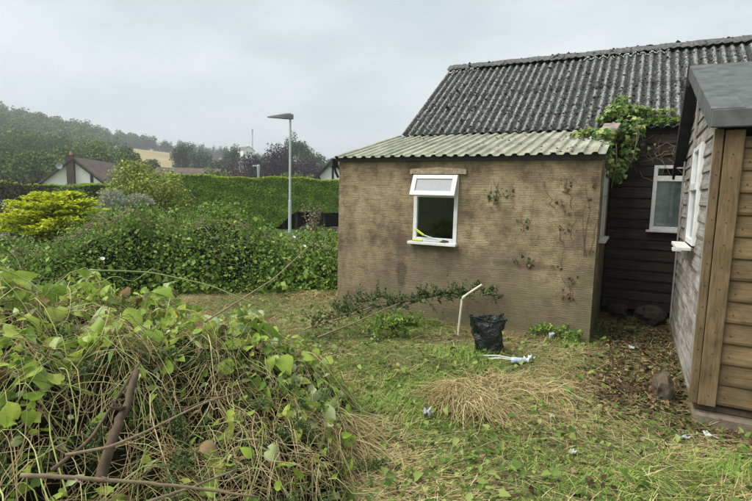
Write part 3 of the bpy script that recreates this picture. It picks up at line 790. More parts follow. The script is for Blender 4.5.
lb = at(290.3, 118, 24.4); lz = float(gz(lb[0], lb[1]))
lamp('street_lamp', 'tall pale street lamp with dark flat lantern in front of the clipped hedge', (lb[0], lb[1], lz), 5.08 - lz, -RH)
l2 = at(258.5, 170, 40); lz2 = float(gz(l2[0], l2[1]))
GREENISH = plain('pale_green_lantern', (.36, .42, .40), .5, .4, .1, 5)
t = thing('street_lamp', 'small pale green lamp top showing above the clipped hedge', 'street lamp', (l2[0], l2[1], lz2))
hh = l2[2] - lz2 + .25
MB().tube([(0, 0, 0), (0, 0, hh - .5)], .09, 10).build('post', GREENISH, t)
MB().tube([(0, 0, hh - .5), (0, 0, hh), (0, 0, hh + .1), (0, 0, hh + .16)], [.10, .13, .13, .05], 12).build('lantern', GREENISH, t)
d = -RH; MB().tube([(0, 0, hh + .04), (d[0] * .25, d[1] * .25, hh + .06), (d[0] * .45, d[1] * .45, hh + .02)], [.05, .05, .06], 8).build('arm', GREENISH, t)

# ------------------------------------------------------------------ houses
def gable_house(name, label, base, rz, wid, dep, eave, apex, wallm, roofm, over=.35):
    """front gable faces local -y, ridge along local y"""
    t = thing(name, label, 'house', base, rz)
    MB().prism([(-wid / 2, -1.5), (wid / 2, -1.5), (wid / 2, eave), (0, apex), (-wid / 2, eave)], 'y', 0, dep).build('wall', wallm, t)
    sl_ = (apex - eave) / (wid / 2)
    for s in (-1, 1):
        P = [(0, apex + .03), (s * (wid / 2 + over), eave - sl_ * over + .03)]
        pr = [P[0], P[1], (P[1][0], P[1][1] + .16), (P[0][0], P[0][1] + .16)]
        if s < 0: pr = pr[::-1]
        MB().prism(pr, 'y', -over, dep + over).build('roof', roofm, t)
    return t
b = at(74, 161, 60); zg = float(gz(b[0], b[1]))
az = math.atan2(-(CAM[0] - b[0]), (CAM[1] - b[1]) * -1) 
face = math.atan2(CAM[1] - b[1], CAM[0] - b[0]) + math.pi / 2      # local -y looks at the camera
apz = b[2] + .2 - zg
hs = gable_house('house', 'white gabled house with brown tiled roof and brick chimney beyond the shrubs', (b[0], b[1], zg), face - .42, 5.9, 10, apz - 2.35, apz, HOUSEWHITE, TILE)
ch = MB(); ch.bbox(-.60, .10, -.38, -.003, -1.5, apz + .15, .02).bbox(-.45, -.02, -.33, .2, apz + .15, apz + .42, .02).build('chimney', BRICK, hs)
cp = MB(); cp.tube([(-.25, 0, apz + .42), (-.25, 0, apz + .75)], [.16, .12], 10).build('chimney_pot', plain('clay_pot', (.42, .26, .12), .8), hs)
MB().box(1.5, 1.8, -.03, .0, apz - 2.4, apz - 1.5).build('window', DGLASS, hs)
dish = MB(); th = np.linspace(0, 2 * np.pi, 17)[:-1]
V = [(0, -.1, 0)] + [(.33 * math.cos(a_), -.2, .33 * math.sin(a_)) for a_ in th]
dish.add(V, [(0, 1 + (i + 1) % 16, 1 + i) for i in range(16)]).tube([(0, -.1, 0), (0, .5, -.2)], .03, 6)
dish.build('satellite_dish', plain('dish_grey', (.30, .33, .35), .5), hs, loc=(-1.15, -.4, apz - .75))
for s in (-1, 1):
    sl_ = 2.35 / 2.95
    pr = [(0, apz + .01), (s * 3.28, apz + .01 - 3.28 * sl_), (s * 3.28, apz - .19 - 3.28 * sl_), (0, apz - .19)]
    MB().prism(pr if s > 0 else pr[::-1], 'y', -.40, -.36).build('bargeboard', TIMBER, hs)
# second roof glimpsed behind the hedge
b = at(190, 173, 62); zg = float(gz(b[0], b[1])); ap = b[2] + .55 - zg
h2 = thing('bungalow', 'low brown tiled roof glimpsed between the shrub and the clipped hedge', 'house', (b[0], b[1], zg), face - .45 - math.pi / 2)
MB().box(-4, 4, -3.2, 3.2, -1.5, ap - 1.9).build('wall', HOUSEWHITE, h2)
MB().prism([(-4.4, ap - 2.0), (4.4, ap - 2.0), (0.3, ap), (-.3, ap)], 'y', -3.6, 3.6).build('roof', TILE, h2)
# half-timbered gable
b = at(333, 161, 42); zg = float(gz(b[0], b[1])); ap = b[2] - zg
h3 = gable_house('half_timbered_house', 'white gable with black timbers just left of the lean-to corner', (b[0], b[1], zg), math.atan2(CAM[1] - b[1], CAM[0] - b[0]) + math.pi / 2 - .12, 5.2, 8, ap - 2.55, ap, HOUSEWHITE, TILE, .25)
for (x0, z0, x1, z1, tw) in ((0, -.25, 0, -2.6, .16), (-1.25, -1.25, -.55, -2.3, .13), (1.25, -1.25, .55, -2.3, .13), (-2.5, -2.55, 2.5, -2.55, .18), (-2.7, -2.68, .02, -.02, .24), (2.7, -2.68, -.02, -.02, .24)):
    dx, dz = x1 - x0, z1 - z0; l_ = math.hypot(dx, dz); nx_, nz_ = -dz / l_ * tw / 2, dx / l_ * tw / 2
    yy0 = -.06 if tw < .2 else -.30
    MB().prism([(x0 + nx_, ap + z0 + nz_), (x0 - nx_, ap + z0 - nz_), (x1 - nx_, ap + z1 - nz_), (x1 + nx_, ap + z1 + nz_)], 'y', yy0 - .003 * abs(x0), -.002 if tw < .2 else -.253).build('timber', TIMBER, h3)
# far houses up the hill
for (px, py, dd, wd, lab, dr) in ((249, 146.5, 300, 7.5, 'small white house high on the hillside beside the mast', .9), (243, 156.5, 260, 6.5, 'pale house end half hidden among trees below the hilltop house', .7)):
    b = at(px, py, dd); zg = b[2] - 6.5
    f2 = math.atan2(CAM[1] - b[1], CAM[0] - b[0]) + math.pi / 2
    hh_ = gable_house('hillside_house', lab, (b[0], b[1], zg), f2 + dr * .6, wd, 10, 4.2, 6.5, HOUSEWHITE, plain('slate_roof', (.12, .12, .13), .8), .3)
    for wx in (-1.6, 1.2):
        MB().box(wx, wx + .9, -.06, -.003, 2.2, 3.6).build('window', DGLASS, hh_)
b = at(252.3, 129, 330); zg = float(gz(b[0], b[1]))
ms_ = thing('radio_mast', 'thin pale mast rising above the hilltop house', 'mast', (b[0], b[1], zg))
MB().tube([(0, 0, 0), (0, 0, b[2] - zg)], [.5, .28], 8).build('pole', GALV, ms_)
MB().tube([(0, 0, b[2] - zg - 3), (0, 0, b[2] - zg - .1)], [.55, .55], 10).build('antenna', GALV, ms_)

# ------------------------------------------------------------------ trees
GREEN_FAR = leafmat('woodland_leaves', [(0, (0.051, 0.091, 0.026)), (.5, (0.103, 0.160, 0.046)), (1, (0.175, 0.241, 0.072))], .2, .7, .15)
GREEN_CON = leafmat('conifer_leaves', [(0, (.022, .045, .022)), (1, (.06, .095, .04))], .1, .7, .1)
GREEN_MID = leafmat('garden_tree_leaves', [(0, (0.062, 0.102, 0.024)), (.5, (0.125, 0.186, 0.044)), (1, (0.213, 0.264, 0.077))], .25, .6, .2)
COPPER = leafmat('copper_beech_leaves', [(0, (.022, .014, .020)), (.5, (.045, .03, .038)), (1, (.085, .06, .065))], .15, .6, .2)
DARKGREEN = leafmat('dark_tree_leaves', [(0, (0.024, 0.048, 0.020)), (.5, (0.054, 0.090, 0.033)), (1, (0.102, 0.144, 0.055))], .2, .6, .2)
GREYGREEN = leafmat('grey_green_leaves', [(0, (0.054, 0.084, 0.050)), (.5, (0.102, 0.138, 0.077)), (1, (0.156, 0.192, 0.110))], .2, .6, .2)
def tree(name, label, px, py_top, dist, width, height, mat, n=1500, leaf=.35, trunk=.35, cat='tree', group=None, lumps=16, lump=.42, rg=None):
    rg = rg or np.random.default_rng(int(px * 7 + py_top))
    top = at(px, py_top, dist); zg = float(gz(top[0], top[1]))
    full = max(top[2] - zg, 1.0)
    t = thing(name, label, cat, (top[0], top[1], zg), group=group)
    hc = min(height, full * .96)
    if n < 4000: n = int(n * 2.2); leaf *= .72
    P, N = crown(n, (width / 2, width / 2, hc / 2), lumps, lump, rg)
    P[:, 2] += full - hc / 2
    P[:, 2] = np.maximum(P[:, 2], full * .02)
    V, F = leaves(P, N, leaf * rg.uniform(.6, 1.3, n), 'rhomb', rg=rg, aspect=1.3)
    link('crown', mesh('crown', V, F), mat, t)
    lst = [tube_arr(np.array([(0, 0, -.3), (.05, 0, full * .3), (.0, .1, full * .6), (0, 0, full * .8)]), np.array([trunk, trunk * .8, trunk * .5, trunk * .15]), 7)]
    for k in range(6):
        a_ = rg.uniform(0, 6.28); h0 = full * rg.uniform(.3, .6); q = width * .32
        lst.append(tube_arr(np.array([(0, 0, h0), (q * .5 * math.cos(a_), q * .5 * math.sin(a_), h0 + full * .1), (q * math.cos(a_), q * math.sin(a_), h0 + full * .22)]), np.array([trunk * .4, trunk * .25, trunk * .08]), 5))
    V, F = merge(lst); link('trunk', mesh('trunk', V, F, True), BARK, t)
    return t
G1 = 'trees in the valley behind the houses'
tree('copper_beech', 'broad dark purple copper beech left of the street lamp', 268, 144.5, 95, 10.2, 10, COPPER, 8000, .36, lumps=24, lump=.46, group=G1)
tree('copper_beech', 'dark purple tree just right of the street lamp post', 300, 153, 100, 8.5, 8, COPPER, 5500, .36, lumps=22, lump=.46, group=G1)
tree('purple_plum_tree', 'low reddish purple tree left of the copper beech above the hedge', 233, 163, 80, 4.6, 5, leafmat('plum_leaves', [(0, (.03, .016, .016)), (1, (.10, .06, .055))], .2), 1200, .3, group=G1)
tree('tall_tree', 'tall airy grey green tree rising behind the street lamp', 291, 130.5, 120, 5.6, 11, GREYGREEN, 1300, .42, lumps=20, lump=.34, group=G1)
tree('round_tree', 'round dark green treetop right of the tall airy tree', 305, 137.5, 125, 5.4, 8, DARKGREEN, 1500, .4, group=G1)
tree('broad_tree', 'wide green tree sloping down towards the half-timbered gable', 315, 149, 112, 8.5, 8.5, DARKGREEN, 2200, .45, group=G1)
tree('broad_tree', 'lower dark tree behind the half-timbered gable', 327, 157, 105, 6.5, 7, GREYGREEN, 1600, .42, group=G1)
tree('garden_tree', 'fresh green bush right of the lamp above the hedge', 304, 169, 55, 3.6, 4, GREEN_MID, 1300, .26, group=G1)
tree('garden_tree', 'fresh green bush left of the lamp above the hedge', 283, 171, 55, 2.6, 3.5, GREEN_MID, 1000, .24, group=G1)
tree('garden_tree', 'light green bush at the left end of the hedge top', 214, 165, 58, 4.2, 4, GREEN_MID, 1300, .26, group=G1)
tree('dark_oak', 'dark rounded tree standing before the straw field', 183, 143, 150, 8.2, 9, DARKGREEN, 2200, .5, group=G1)
tree('field_tree', 'grey green tree right of the dark field tree', 201, 147, 140, 7.5, 8, GREYGREEN, 1900, .5, group=G1)
tree('field_tree', 'slim grey green tree left of the hilltop house', 233, 143.5, 130, 5.2, 9, GREYGREEN, 1500, .45, group=G1)
tree('field_tree', 'grey green tree in the gap before the straw slope', 217, 153, 135, 5.0, 7, GREYGREEN, 1300, .45, group=G1)
tree('dark_oak', 'dark tree at the left edge of the straw field', 126, 146, 120, 5.4, 7, DARKGREEN, 1500, .42, group=G1)
for i, (px, py, d_, wd, hh_, mt, lab) in enumerate((
        (95, 139, 95, 12, 9, GREEN_MID, 'broad light green tree behind the white gabled house'),
        (66, 143, 92, 7, 8, GREEN_FAR, 'green tree directly above the white house chimney'),
        (42, 148, 82, 9, 7, GREEN_MID, 'light green tree left of the white house'),
        (14, 150, 80, 9, 7, GREEN_FAR, 'green tree at the left edge below the wood'),
        (20, 128, 130, 14, 12, GREEN_FAR, 'large green tree on the slope at the left edge'),
        (50, 131, 150, 12, 11, DARKGREEN, 'darker large tree on the slope above the white house'),
        (-12, 132, 110, 11, 11, DARKGREEN, 'dark tree cut by the left edge of the picture'),
        (128, 152, 85, 5, 6, GREEN_FAR, 'small green tree between the white house and the variegated shrub'),
        (150, 160, 90, 6, 5, GREEN_FAR, 'low green tree behind the variegated shrub'))):
    tree('hillside_tree', lab, px, py, d_, wd, hh_, mt, 7500, .32, group=G1, lumps=34, lump=.34)
# wood on the far slope: one mass
def wood(name, spec, mat, label, leaf, seed, per):
    rg = np.random.default_rng(seed); Ps, Ns, Ss = [], [], []
    for (px, r, h, wd) in spec(rg):
        q = at(px, 180, r); zg = float(gz(q[0], q[1]))
        P, N = crown(per, (wd / 2, wd / 2, h / 2), 9, .45, rg)
        P += np.array([q[0], q[1], zg + h * .52]); Ps.append(P); Ns.append(N); Ss.append(np.full(per, leaf * wd / 9))
    P = np.vstack(Ps); N = np.vstack(Ns); S = np.concatenate(Ss)
    V, F = leaves(P, N, S * rg.uniform(.6, 1.3, len(P)), 'rhomb', rg=rg, aspect=1.4)
    o = link(name, mesh(name, V, F), mat); tag(o, label, 'woodland', kind='stuff')
def spec1(rg):
    out_ = []
    for _ in range(560):
        px = rg.uniform(-140, 150); r = math.sqrt(rg.uniform(150 ** 2, 475 ** 2))
        if px > 128 and r < 380: continue
        if 100 < px and 230 < r < 385: continue
        out_.append((px, r, rg.uniform(9, 14), rg.uniform(8, 13)))
    return out_
wood('hillside_wood', spec1, GREEN_FAR, 'dense green wood covering the far hillside on the left', .85, 11, 420)
def spec2(rg):
    return [(rg.uniform(85, 285), rg.uniform(385, 470), rg.uniform(6.5, 11.5), rg.uniform(4.5, 8)) for _ in range(210)] + [(rg.uniform(225, 350), rg.uniform(190, 380), rg.uniform(7, 11), rg.uniform(6, 9)) for _ in range(60)]
wood('ridge_trees', spec2, GREEN_CON, 'dark line of trees along the skyline above the straw field', .9, 12, 260)
# straw-coloured field on the slope
fx = np.linspace(108, 240, 34); fr = np.linspace(205, 372, 22); V = []
for r in fr:
    for px in fx:
        q = at(px, 180, r); V.append((q[0], q[1], float(gz(q[0], q[1])) + .4))
F = [(i * 34 + j, i * 34 + j + 1, i * 34 + 35 + j, i * 34 + 34 + j) for i in range(21) for j in range(33)]
STRAWF = plain('straw_field', (.30, .25, .125), 1, .05, .22, .05)
o = link('field', mesh('field', V, F, True), STRAWF); o['kind'] = 'structure'

# ------------------------------------------------------------------ hedges
HEDGE = leafmat('hedge_leaves', [(0, (0.090, 0.161, 0.020)), (.5, (0.184, 0.302, 0.038)), (1, (0.317, 0.460, 0.070))], .2, .55, .25)
HEDGETOP = leafmat('hedge_new_growth', [(0, (0.178, 0.262, 0.031)), (1, (0.382, 0.444, 0.072))], .3, .55, .2)
CORE = plain('shaded_core', (.012, .016, .008), 1, .05, .3, 5)  # near-black solid core blocks light; inner shade is put into its colour
def hedge(name, label, A, B, h, dep, n, leafmat_, topmat, leaf, z_open=None, seed=1):
    """A, B ground ends of the front face; clipped box of leaves over a solid dark core that blocks light"""
    rg = np.random.default_rng(seed)
    A = np.array(A, float); B = np.array(B, float); d = B - A; l_ = np.linalg.norm(d); d /= l_; bk = np.array([-d[1], d[0]])
    zg = float(gz(*((A + B) / 2)))
    t = thing(name, label, 'hedge', (A[0], A[1], zg), math.atan2(d[1], d[0]))
    lowz = (lambda x: z_open * sstep(z_open * 0 + l_ * .44, l_ * .56, x)) if z_open else (lambda x: 0 * x)
    if z_open:
        c = MB(); c.box(.1, l_ * .46, .12, dep - .1, -.2, h - .12); c.box(l_ * .46, l_ - .1, .14, dep - .12, z_open + .12, h - .13); c.box(l_ * .461, l_ - .1, dep - .35, dep - .125, -.2, z_open + .11); c.build('core', CORE, t)  # last box is a dark sheet added behind the trunks
    else:
        MB().box(.1, l_ - .1, .12, dep - .1, -.3, h - .12).build('core', CORE, t)
    def wav(x): return .05 * np.sin(1.3 * x) + .03 * np.sin(3.7 * x + 1)
    x = rg.uniform(0, l_, n); zz = rg.uniform(0, 1, n); zz = lowz(x) + zz * (h - lowz(x))
    dep_j = rg.exponential(.05, n) - .05
    lump_ = .05 * np.sin(4 * x + 3 * zz) * np.sin(5 * zz - 2 * x)
    P = np.stack([x, dep_j + lump_ + .02, zz + wav(x) * zz / h], 1); Nn = np.tile([0, -1., .35], (n, 1)) + .6 * rg.normal(size=(n, 3))
    V, F = leaves(P, Nn, leaf * rg.uniform(.6, 1.3, n), 'rhomb', rg=rg, aspect=1.2)
    o = link('foliage', mesh('foliage', V, F), leafmat_, t); o['kind'] = 'stuff'
    m_ = n // 3; x = rg.uniform(0, l_, m_); y = rg.uniform(-.06, dep, m_)
    P = np.stack([x, y, h + wav(x) - rg.exponential(.045, m_) + .05 + rg.normal(0, .02, m_)], 1)
    V, F = leaves(P, np.tile([0, -.3, 1.], (m_, 1)) + .6 * rg.normal(size=(m_, 3)), leaf * rg.uniform(.6, 1.4, m_), 'rhomb', rg=rg)
    o = link('top_growth', mesh('top_growth', V, F), topmat, t); o['kind'] = 'stuff'
    if z_open:
        for k in range(7):
            xx = l_ * (.48 + .07 * k) + rg.uniform(-.2, .2); yy = dep * rg.uniform(.3, .6)
            MB().tube([(xx, yy, -.2), (xx + .03, yy, z_open * .5), (xx - .02, yy + .02, z_open + .3)], [.085, .07, .06], 8).build('trunk', BARK, t, smooth=True)
    return t
A = at(166, 178, 27.5); B = at(352, 181, 27.0); A2 = A[:2] - 0; B2 = B[:2] + (B[:2] - A[:2]) * .25
zg = float(gz(*((A2 + B2) / 2)))
hedge('clipped_hedge', 'long tall clipped green hedge behind the street lamp', A2, B2, 2.26 - zg, 1.3, 52000, HEDGE, HEDGETOP, .085, z_open=.95, seed=4)
A = at(-60, 178, 24)[:2]; B = at(118, 178, 26)[:2]
zg = float(gz(*((A + B) / 2)))
hedge('garden_hedge', 'rough green hedge below the white gabled house', A, B, 1.62 - zg, 1.2, 26000, leafmat('rough_hedge_leaves', [(0, (0.039, 0.078, 0.015)), (.5, (0.084, 0.150, 0.031)), (1, (0.154, 0.221, 0.055))], .25, .55, .2), HEDGETOP, .1, seed=6)
# low kerb wall under the hedge
A = at(300, 228, 26.0)[:2]; B = at(350, 229, 25.6)[:2]; d = norm(B - A); zg = float(gz(*A))
t = MB(); l_ = np.linalg.norm(B - A) + 1.5
for k in range(9):
    pass
kw = thing('low_wall', 'low brown stone edging under the open end of the hedge', 'wall', (A[0], A[1], zg), math.atan2(d[1], d[0]))
for k in range(8):
    MB().bbox(k * l_ / 8 + .01, (k + 1) * l_ / 8 - .01, 0, .25, -.1, .22 + .03 * math.sin(k * 2.3), .02).build('stone', BRICK, kw)

# ------------------------------------------------------------------ shrubs beyond the brambles
def shrub(name, label, px, py_top, dist, width, height, mat, n, leaf, shape='rhomb', lumps=14, lump=.42, flat=1.0, seed=1, aspect=1.0, depthk=.8, cat='shrub', spiky=0):
    rg = np.random.default_rng(seed); top = at(px, py_top, dist); zg = float(gz(top[0], top[1]))
    t = thing(name, label, cat, (top[0], top[1], zg))
    full = top[2] - zg; hc = min(height, full)
    P, N = crown(n, (width / 2, width / 2 * depthk, hc / 2), lumps, lump, rg, flat=flat)
    P[:, 2] += full - hc / 2; P[:, 2] = np.maximum(P[:, 2], .02)
    ax = None
    if spiky:
        ax = norm(P - np.array([0, 0, full - hc])) + .35 * rg.normal(size=P.shape)
        N = rg.normal(size=P.shape)
    V, F = leaves(P, N, leaf * rg.uniform(.6, 1.35, n), shape, axis=ax, rg=rg, aspect=aspect)
    a_ = math.atan2(RH[1], RH[0]); c_, s_ = math.cos(a_), math.sin(a_)
    V = np.stack([V[:, 0] * c_ - V[:, 1] * s_, V[:, 0] * s_ + V[:, 1] * c_, V[:, 2]], 1)
    link('crown', mesh('crown', V, F), mat, t)
    lst = []
    for k in range(7):
        b_ = rg.uniform(0, 6.28); q = width * rg.uniform(.1, .34)
        lst.append(tube_arr(np.array([(0, 0, -.1), (q * .4 * math.cos(b_), q * .4 * math.sin(b_), full * .35), (q * math.cos(b_), q * math.sin(b_), full * .72)]), np.array([.035, .025, .008]), 5))
    V, F = merge(lst); link('stem', mesh('stem', V, F, True), BARK, t)
    return t
shrub('variegated_shrub', 'tall rounded yellow green variegated shrub behind the brambles', 143, 154, 18, 3.2, 2.6, leafmat('variegated_leaves', [(0, (0.086, 0.144, 0.025)), (.45, (0.172, 0.245, 0.040)), (.72, (0.358, 0.403, 0.080)), (1, (0.601, 0.576, 0.180))], .3, .5, .25), 9000, .085, lumps=26, lump=.36, seed=21)
shrub('grey_shrub', 'low silvery grey shrub between the golden conifer and the variegated shrub', 120, 190, 15.5, 1.75, 1.1, leafmat('silver_leaves', [(0, (0.188, 0.234, 0.157)), (.6, (0.355, 0.396, 0.278)), (1, (0.562, 0.576, 0.435))], .15, .7, .15), 5200, .11, aspect=.32, spiky=1, seed=22)
shrub('purple_shrub', 'dark purple twiggy shrub at the left behind the golden conifer', 20, 176, 19, 2.9, 2.2, leafmat('dusky_leaves', [(0, (.035, .03, .028)), (.5, (.075, .065, .055)), (1, (.13, .115, .09))], .2, .7, .15), 5000, .08, lumps=22, lump=.36, aspect=.8, seed=23)
shrub('leafy_shrub', 'green shrub right of the purple shrub under the white house', 70, 183, 20, 2.6, 1.8, leafmat('leafy_green', [(0, (0.046, 0.085, 0.020)), (1, (0.143, 0.208, 0.055))], .25), 4000, .09, seed=24)
# golden conifer: flat tiered sprays
def gold():
    rg = np.random.default_rng(31); top = at(56, 190, 13.2); zg = float(gz(top[0], top[1])); full = top[2] - zg
    t = thing('golden_conifer', 'spreading bright golden yellow conifer with flat layered branches', 'conifer', (top[0], top[1], zg), math.atan2(RH[1], RH[0]))
    Ps, Ns, As, lst = [], [], [], []
    for k in range(120):
        a_ = rg.uniform(0, 6.28); tier = rg.uniform(0, 1); rad = (1.62 - 1.1 * tier ** 1.6) * rg.uniform(.62, 1.0)
        tip = np.array([rad * math.cos(a_), rad * .75 * math.sin(a_), full * (.42 + .56 * tier) + rg.normal(0, .03)])
        root = np.array([0, 0, full * (.22 + .5 * tier)])
        for q in np.linspace(.35, 1, 9):
            c = root + (tip - root) * q + np.array([0, 0, .07 * math.sin(q * 3.1)])
            m_ = 16
            off = rg.normal(0, 1, (m_, 3)) * np.array([.13, .13, .022]) * (1.15 - .6 * q)
            Ps.append(c + off); Ns.append(np.tile([0, 0, 1.], (m_, 1)) + .45 * rg.normal(size=(m_, 3)))
            dd = tip - root; dd = dd / np.linalg.norm(dd)
            As.append(np.tile(dd, (m_, 1)) + .6 * rg.normal(size=(m_, 3)))
        lst.append(tube_arr(np.array([root, (root + tip) / 2 + [0, 0, .05], tip]), np.array([.02, .012, .004]), 4))
    P = np.vstack(Ps); V, F = leaves(P, np.vstack(Ns), .085 * rg.uniform(.6, 1.3, len(P)), 'rhomb', axis=np.vstack(As), rg=rg, aspect=.75)
    link('foliage', mesh('foliage', V, F), leafmat('golden_foliage', [(0, (0.210, 0.276, 0.012)), (.4, (0.441, 0.517, 0.020)), (1, (0.714, 0.759, 0.050))], .3, .5, .2), t)['kind'] = 'stuff'
    lst.append(tube_arr(np.array([(0, 0, -.1), (0.02, 0, full * .5), (0, 0, full * .85)]), np.array([.06, .045, .015]), 7))
    V, F = merge(lst); link('trunk', mesh('trunk', V, F, True), BARK, t)
gold()

# ------------------------------------------------------------------ bramble bank
BRAM = leafmat('bramble_leaves', [(0, (0.055, 0.112, 0.018)), (.45, (0.129, 0.225, 0.034)), (.8, (0.229, 0.343, 0.063)), (1, (0.367, 0.451, 0.103))], .25, .45, .3)
def bank_h(u, v):
    h = .98 + .12 * np.sin(1.4 * u) + .10 * np.sin(2.9 * u + 1.7 * v) + .09 * np.sin(6 * u - 2.5 * v) * np.sin(3.1 * v + u) + .05 * np.sin(11 * u + 4 * v)
    h = h - .24 * sstep(-3.2, -1.4, u) - .06 - .46 * sstep(-4.4, -6.0, u)
    front = 7.2 + .25 * np.sin(1.7 * u) + .75 * sstep(-3, -1, u) - .9 * sstep(-3.5, -7, u)
    back = front + 3.9 + .2 * np.sin(u)
    e = sstep(front, front + .55, v) ** .6 * sstep(back, back - .9, v)
    e = e * sstep(-.15, -.75, u + (v - 8) * .10 - .45)
    return h * e
def fn_(u, v): return np.sin(1.9 * u + .7) * np.sin(2.3 * v + .8 * u) + .4 * np.sin(5 * u - 3 * v)
def bramble():
    rg = np.random.default_rng(41)
    b0 = uv2xy(-4, 9); zg = float(gz(*b0))
    t = thing('bramble_bank', 'dense green bank of brambles and bindweed left of the lean-to', 'brambles', (b0[0], b0[1], zg))
    us = np.linspace(-11, .6, 70); vs = np.linspace(6.0, 12.2, 44)
    U_, V_ = np.meshgrid(us, vs); Hh = bank_h(U_, V_); X, Y = uv2xy(U_, V_)
    Z = gz(X, Y) - .12 + Hh * .86 * (1 + .06 * np.sin(7 * U_) * np.cos(6 * V_))
    nV = np.stack([X - b0[0], Y - b0[1], Z - zg], -1).reshape(-1, 3)
    F = np.array([(i * 70 + j, i * 70 + j + 1, i * 70 + 71 + j, i * 70 + 70 + j) for i in range(43) for j in range(69)])
    link('core', mesh('core', nV, F, True), CORE, t)
    n = 135000
    u = rg.uniform(-10.5, .6, n); v = rg.uniform(6.0, 10.6, n)
    # clumps: shift leaves towards random centres
    cu, cv_ = rg.uniform(-10.5, .5, 500), rg.uniform(6.2, 10.5, 500)
    k = rg.integers(0, 500, n); sel = rg.random(n) < .65
    u = np.where(sel, cu[k] + rg.normal(0, .17, n), u); v = np.where(sel, cv_[k] + rg.normal(0, .17, n), v)
    ff = rg.random(n) < .42; fr_ = 7.2 + .25 * np.sin(1.7 * u) + .75 * sstep(-3, -1, u) - .9 * sstep(-3.5, -7, u)
    v = np.where(ff, fr_ + rg.uniform(.02, .6, n), v); sel = sel & ~ff
    h = bank_h(u, v); ok = h > .06; u, v, h, k, sel = u[ok], v[ok], h[ok], k[ok], sel[ok]; n = len(u)
    lift = np.where(sel, rg.uniform(-.14, .24, 500)[k], 0) 
    e_ = .05; hu = (bank_h(u + e_, v) - bank_h(u - e_, v)) / .1; hv = (bank_h(u, v + e_) - bank_h(u, v - e_)) / .1
    nn = norm(np.stack([-hu, -hv, np.ones(n)], 1))
    off = (rg.uniform(-.07, .10, n) + lift)
    frac = np.where(ff[ok], rg.uniform(.05, 1.05, n), np.where(rg.random(n) < .2, rg.uniform(.3, 1, n), 1))
    X, Y = uv2xy(u, v); zz = gz(X, Y) - .03 + h * frac
    W = np.stack([nn[:, 0] * RH[0] + nn[:, 1] * FH[0], nn[:, 0] * RH[1] + nn[:, 1] * FH[1], nn[:, 2]], 1)
    P = np.stack([X, Y, zz], 1) + W * off[:, None] - np.array([b0[0], b0[1], zg])
    Nn = W + .95 * rg.normal(size=(n, 3)) + np.array([0, 0, .4])
    V, F = leaves(P, Nn, (rg.gamma(4, .0098, n) * (1 + .55 * fn_(u, v))).clip(.018, .12), 'rhomb', rg=rg, aspect=1.05)
    link('foliage', mesh('foliage', V, F), BRAM, t)['kind'] = 'stuff'
    lst = []
    for _ in range(260):
        u0 = rg.uniform(-8, .3); v0 = rg.uniform(6.6, 9); d_ = norm(rg.normal(size=2)); l_ = rg.uniform(.4, 1.3)
        s_ = np.linspace(0, 1, 7); uu = u0 + d_[0] * l_ * s_; vv = v0 + d_[1] * l_ * s_
        hh = bank_h(uu, vv); 
        if hh.min() < .15: continue
        X, Y = uv2xy(uu, vv); zz = gz(X, Y) + hh + .02 + .12 * np.sin(s_ * 3.1) * rg.uniform(0, 1)
        lst.append(tube_arr(np.stack([X - b0[0], Y - b0[1], zz - zg], 1), np.linspace(.006, .003, 7), 4))
    SP, SN = [], []
    for _ in range(150):
        u0 = rg.uniform(-8.5, .2); v0 = rg.uniform(6.8, 10.4); h0 = float(bank_h(np.array(u0), np.array(v0)))
        if h0 < .4: continue
        X, Y = uv2xy(u0, v0); c0 = np.array([X - b0[0], Y - b0[1], float(gz(X, Y)) + h0 - zg]); d_ = norm(np.array([rg.normal() * .5, rg.normal() * .5, 1.])); l_ = rg.uniform(.12, .34)
        pts = np.array([c0 - d_ * .1, c0 + d_ * l_ * .6, c0 + d_ * l_ + np.array([rg.normal() * .05, rg.normal() * .05, -.02])]); lst.append(tube_arr(pts, np.array([.004, .003, .002]), 4))
        for q in rg.uniform(0, 1.05, 14): SP.append(c0 + d_ * l_ * q + rg.normal(0, .022, 3)); SN.append(rg.normal(size=3) + np.array([0, 0, .6]))
    V, F = leaves(np.array(SP), np.array(SN), rg.uniform(.03, .075, len(SP)), 'rhomb', rg=rg, aspect=1.1); link('shoots', mesh('shoots', V, F), BRAM, t)['kind'] = 'stuff'
    V, F = merge(lst); link('cane', mesh('cane', V, F), BRANCH, t)['kind'] = 'stuff'
bramble()
# tall seeding weed and white bindweed flowers
def seedweed():
    rg = np.random.default_rng(51); p = at(313, 205, 12.0); zg = float(gz(p[0], p[1])); full = p[2] - zg
    t = thing('seeding_weed', 'tall pale seeding weed sticking up in front of the hedge trunks', 'weed', (p[0], p[1], zg))
    lst = []; P = []; 
    for k in range(9):
        a_ = rg.uniform(0, 6.28); q = rg.uniform(.05, .28); hgt = full * rg.uniform(.75, 1.02)
        pts = np.array([(0, 0, 0), (q * .3 * math.cos(a_), q * .3 * math.sin(a_), hgt * .6), (q * math.cos(a_), q * math.sin(a_), hgt)])
        lst.append(tube_arr(pts, np.array([.008, .006, .003]), 4))
        for s_ in rg.uniform(.6, 1.05, 45): 
            P.append(pts[1] + (pts[2] - pts[1]) * (s_ - .6) / .4 + rg.normal(0, .035, 3))
    V, F = merge(lst); link('stem', mesh('stem', V, F), BRANCH, t)
    P = np.array(P); V, F = leaves(P, rg.normal(size=P.shape), rg.uniform(.03, .06, len(P)), 'rhomb', rg=rg)
    link('seed_head', mesh('seed_head', V, F), leafmat('seed_fluff', [(0, (.14, .13, .08)), (.5, (.28, .24, .17)), (1, (.42, .36, .29))], .3, .8, .1), t)['kind'] = 'stuff'
seedweed()
PETAL = plain('white_petal', (.80, .80, .78), .6, .3)
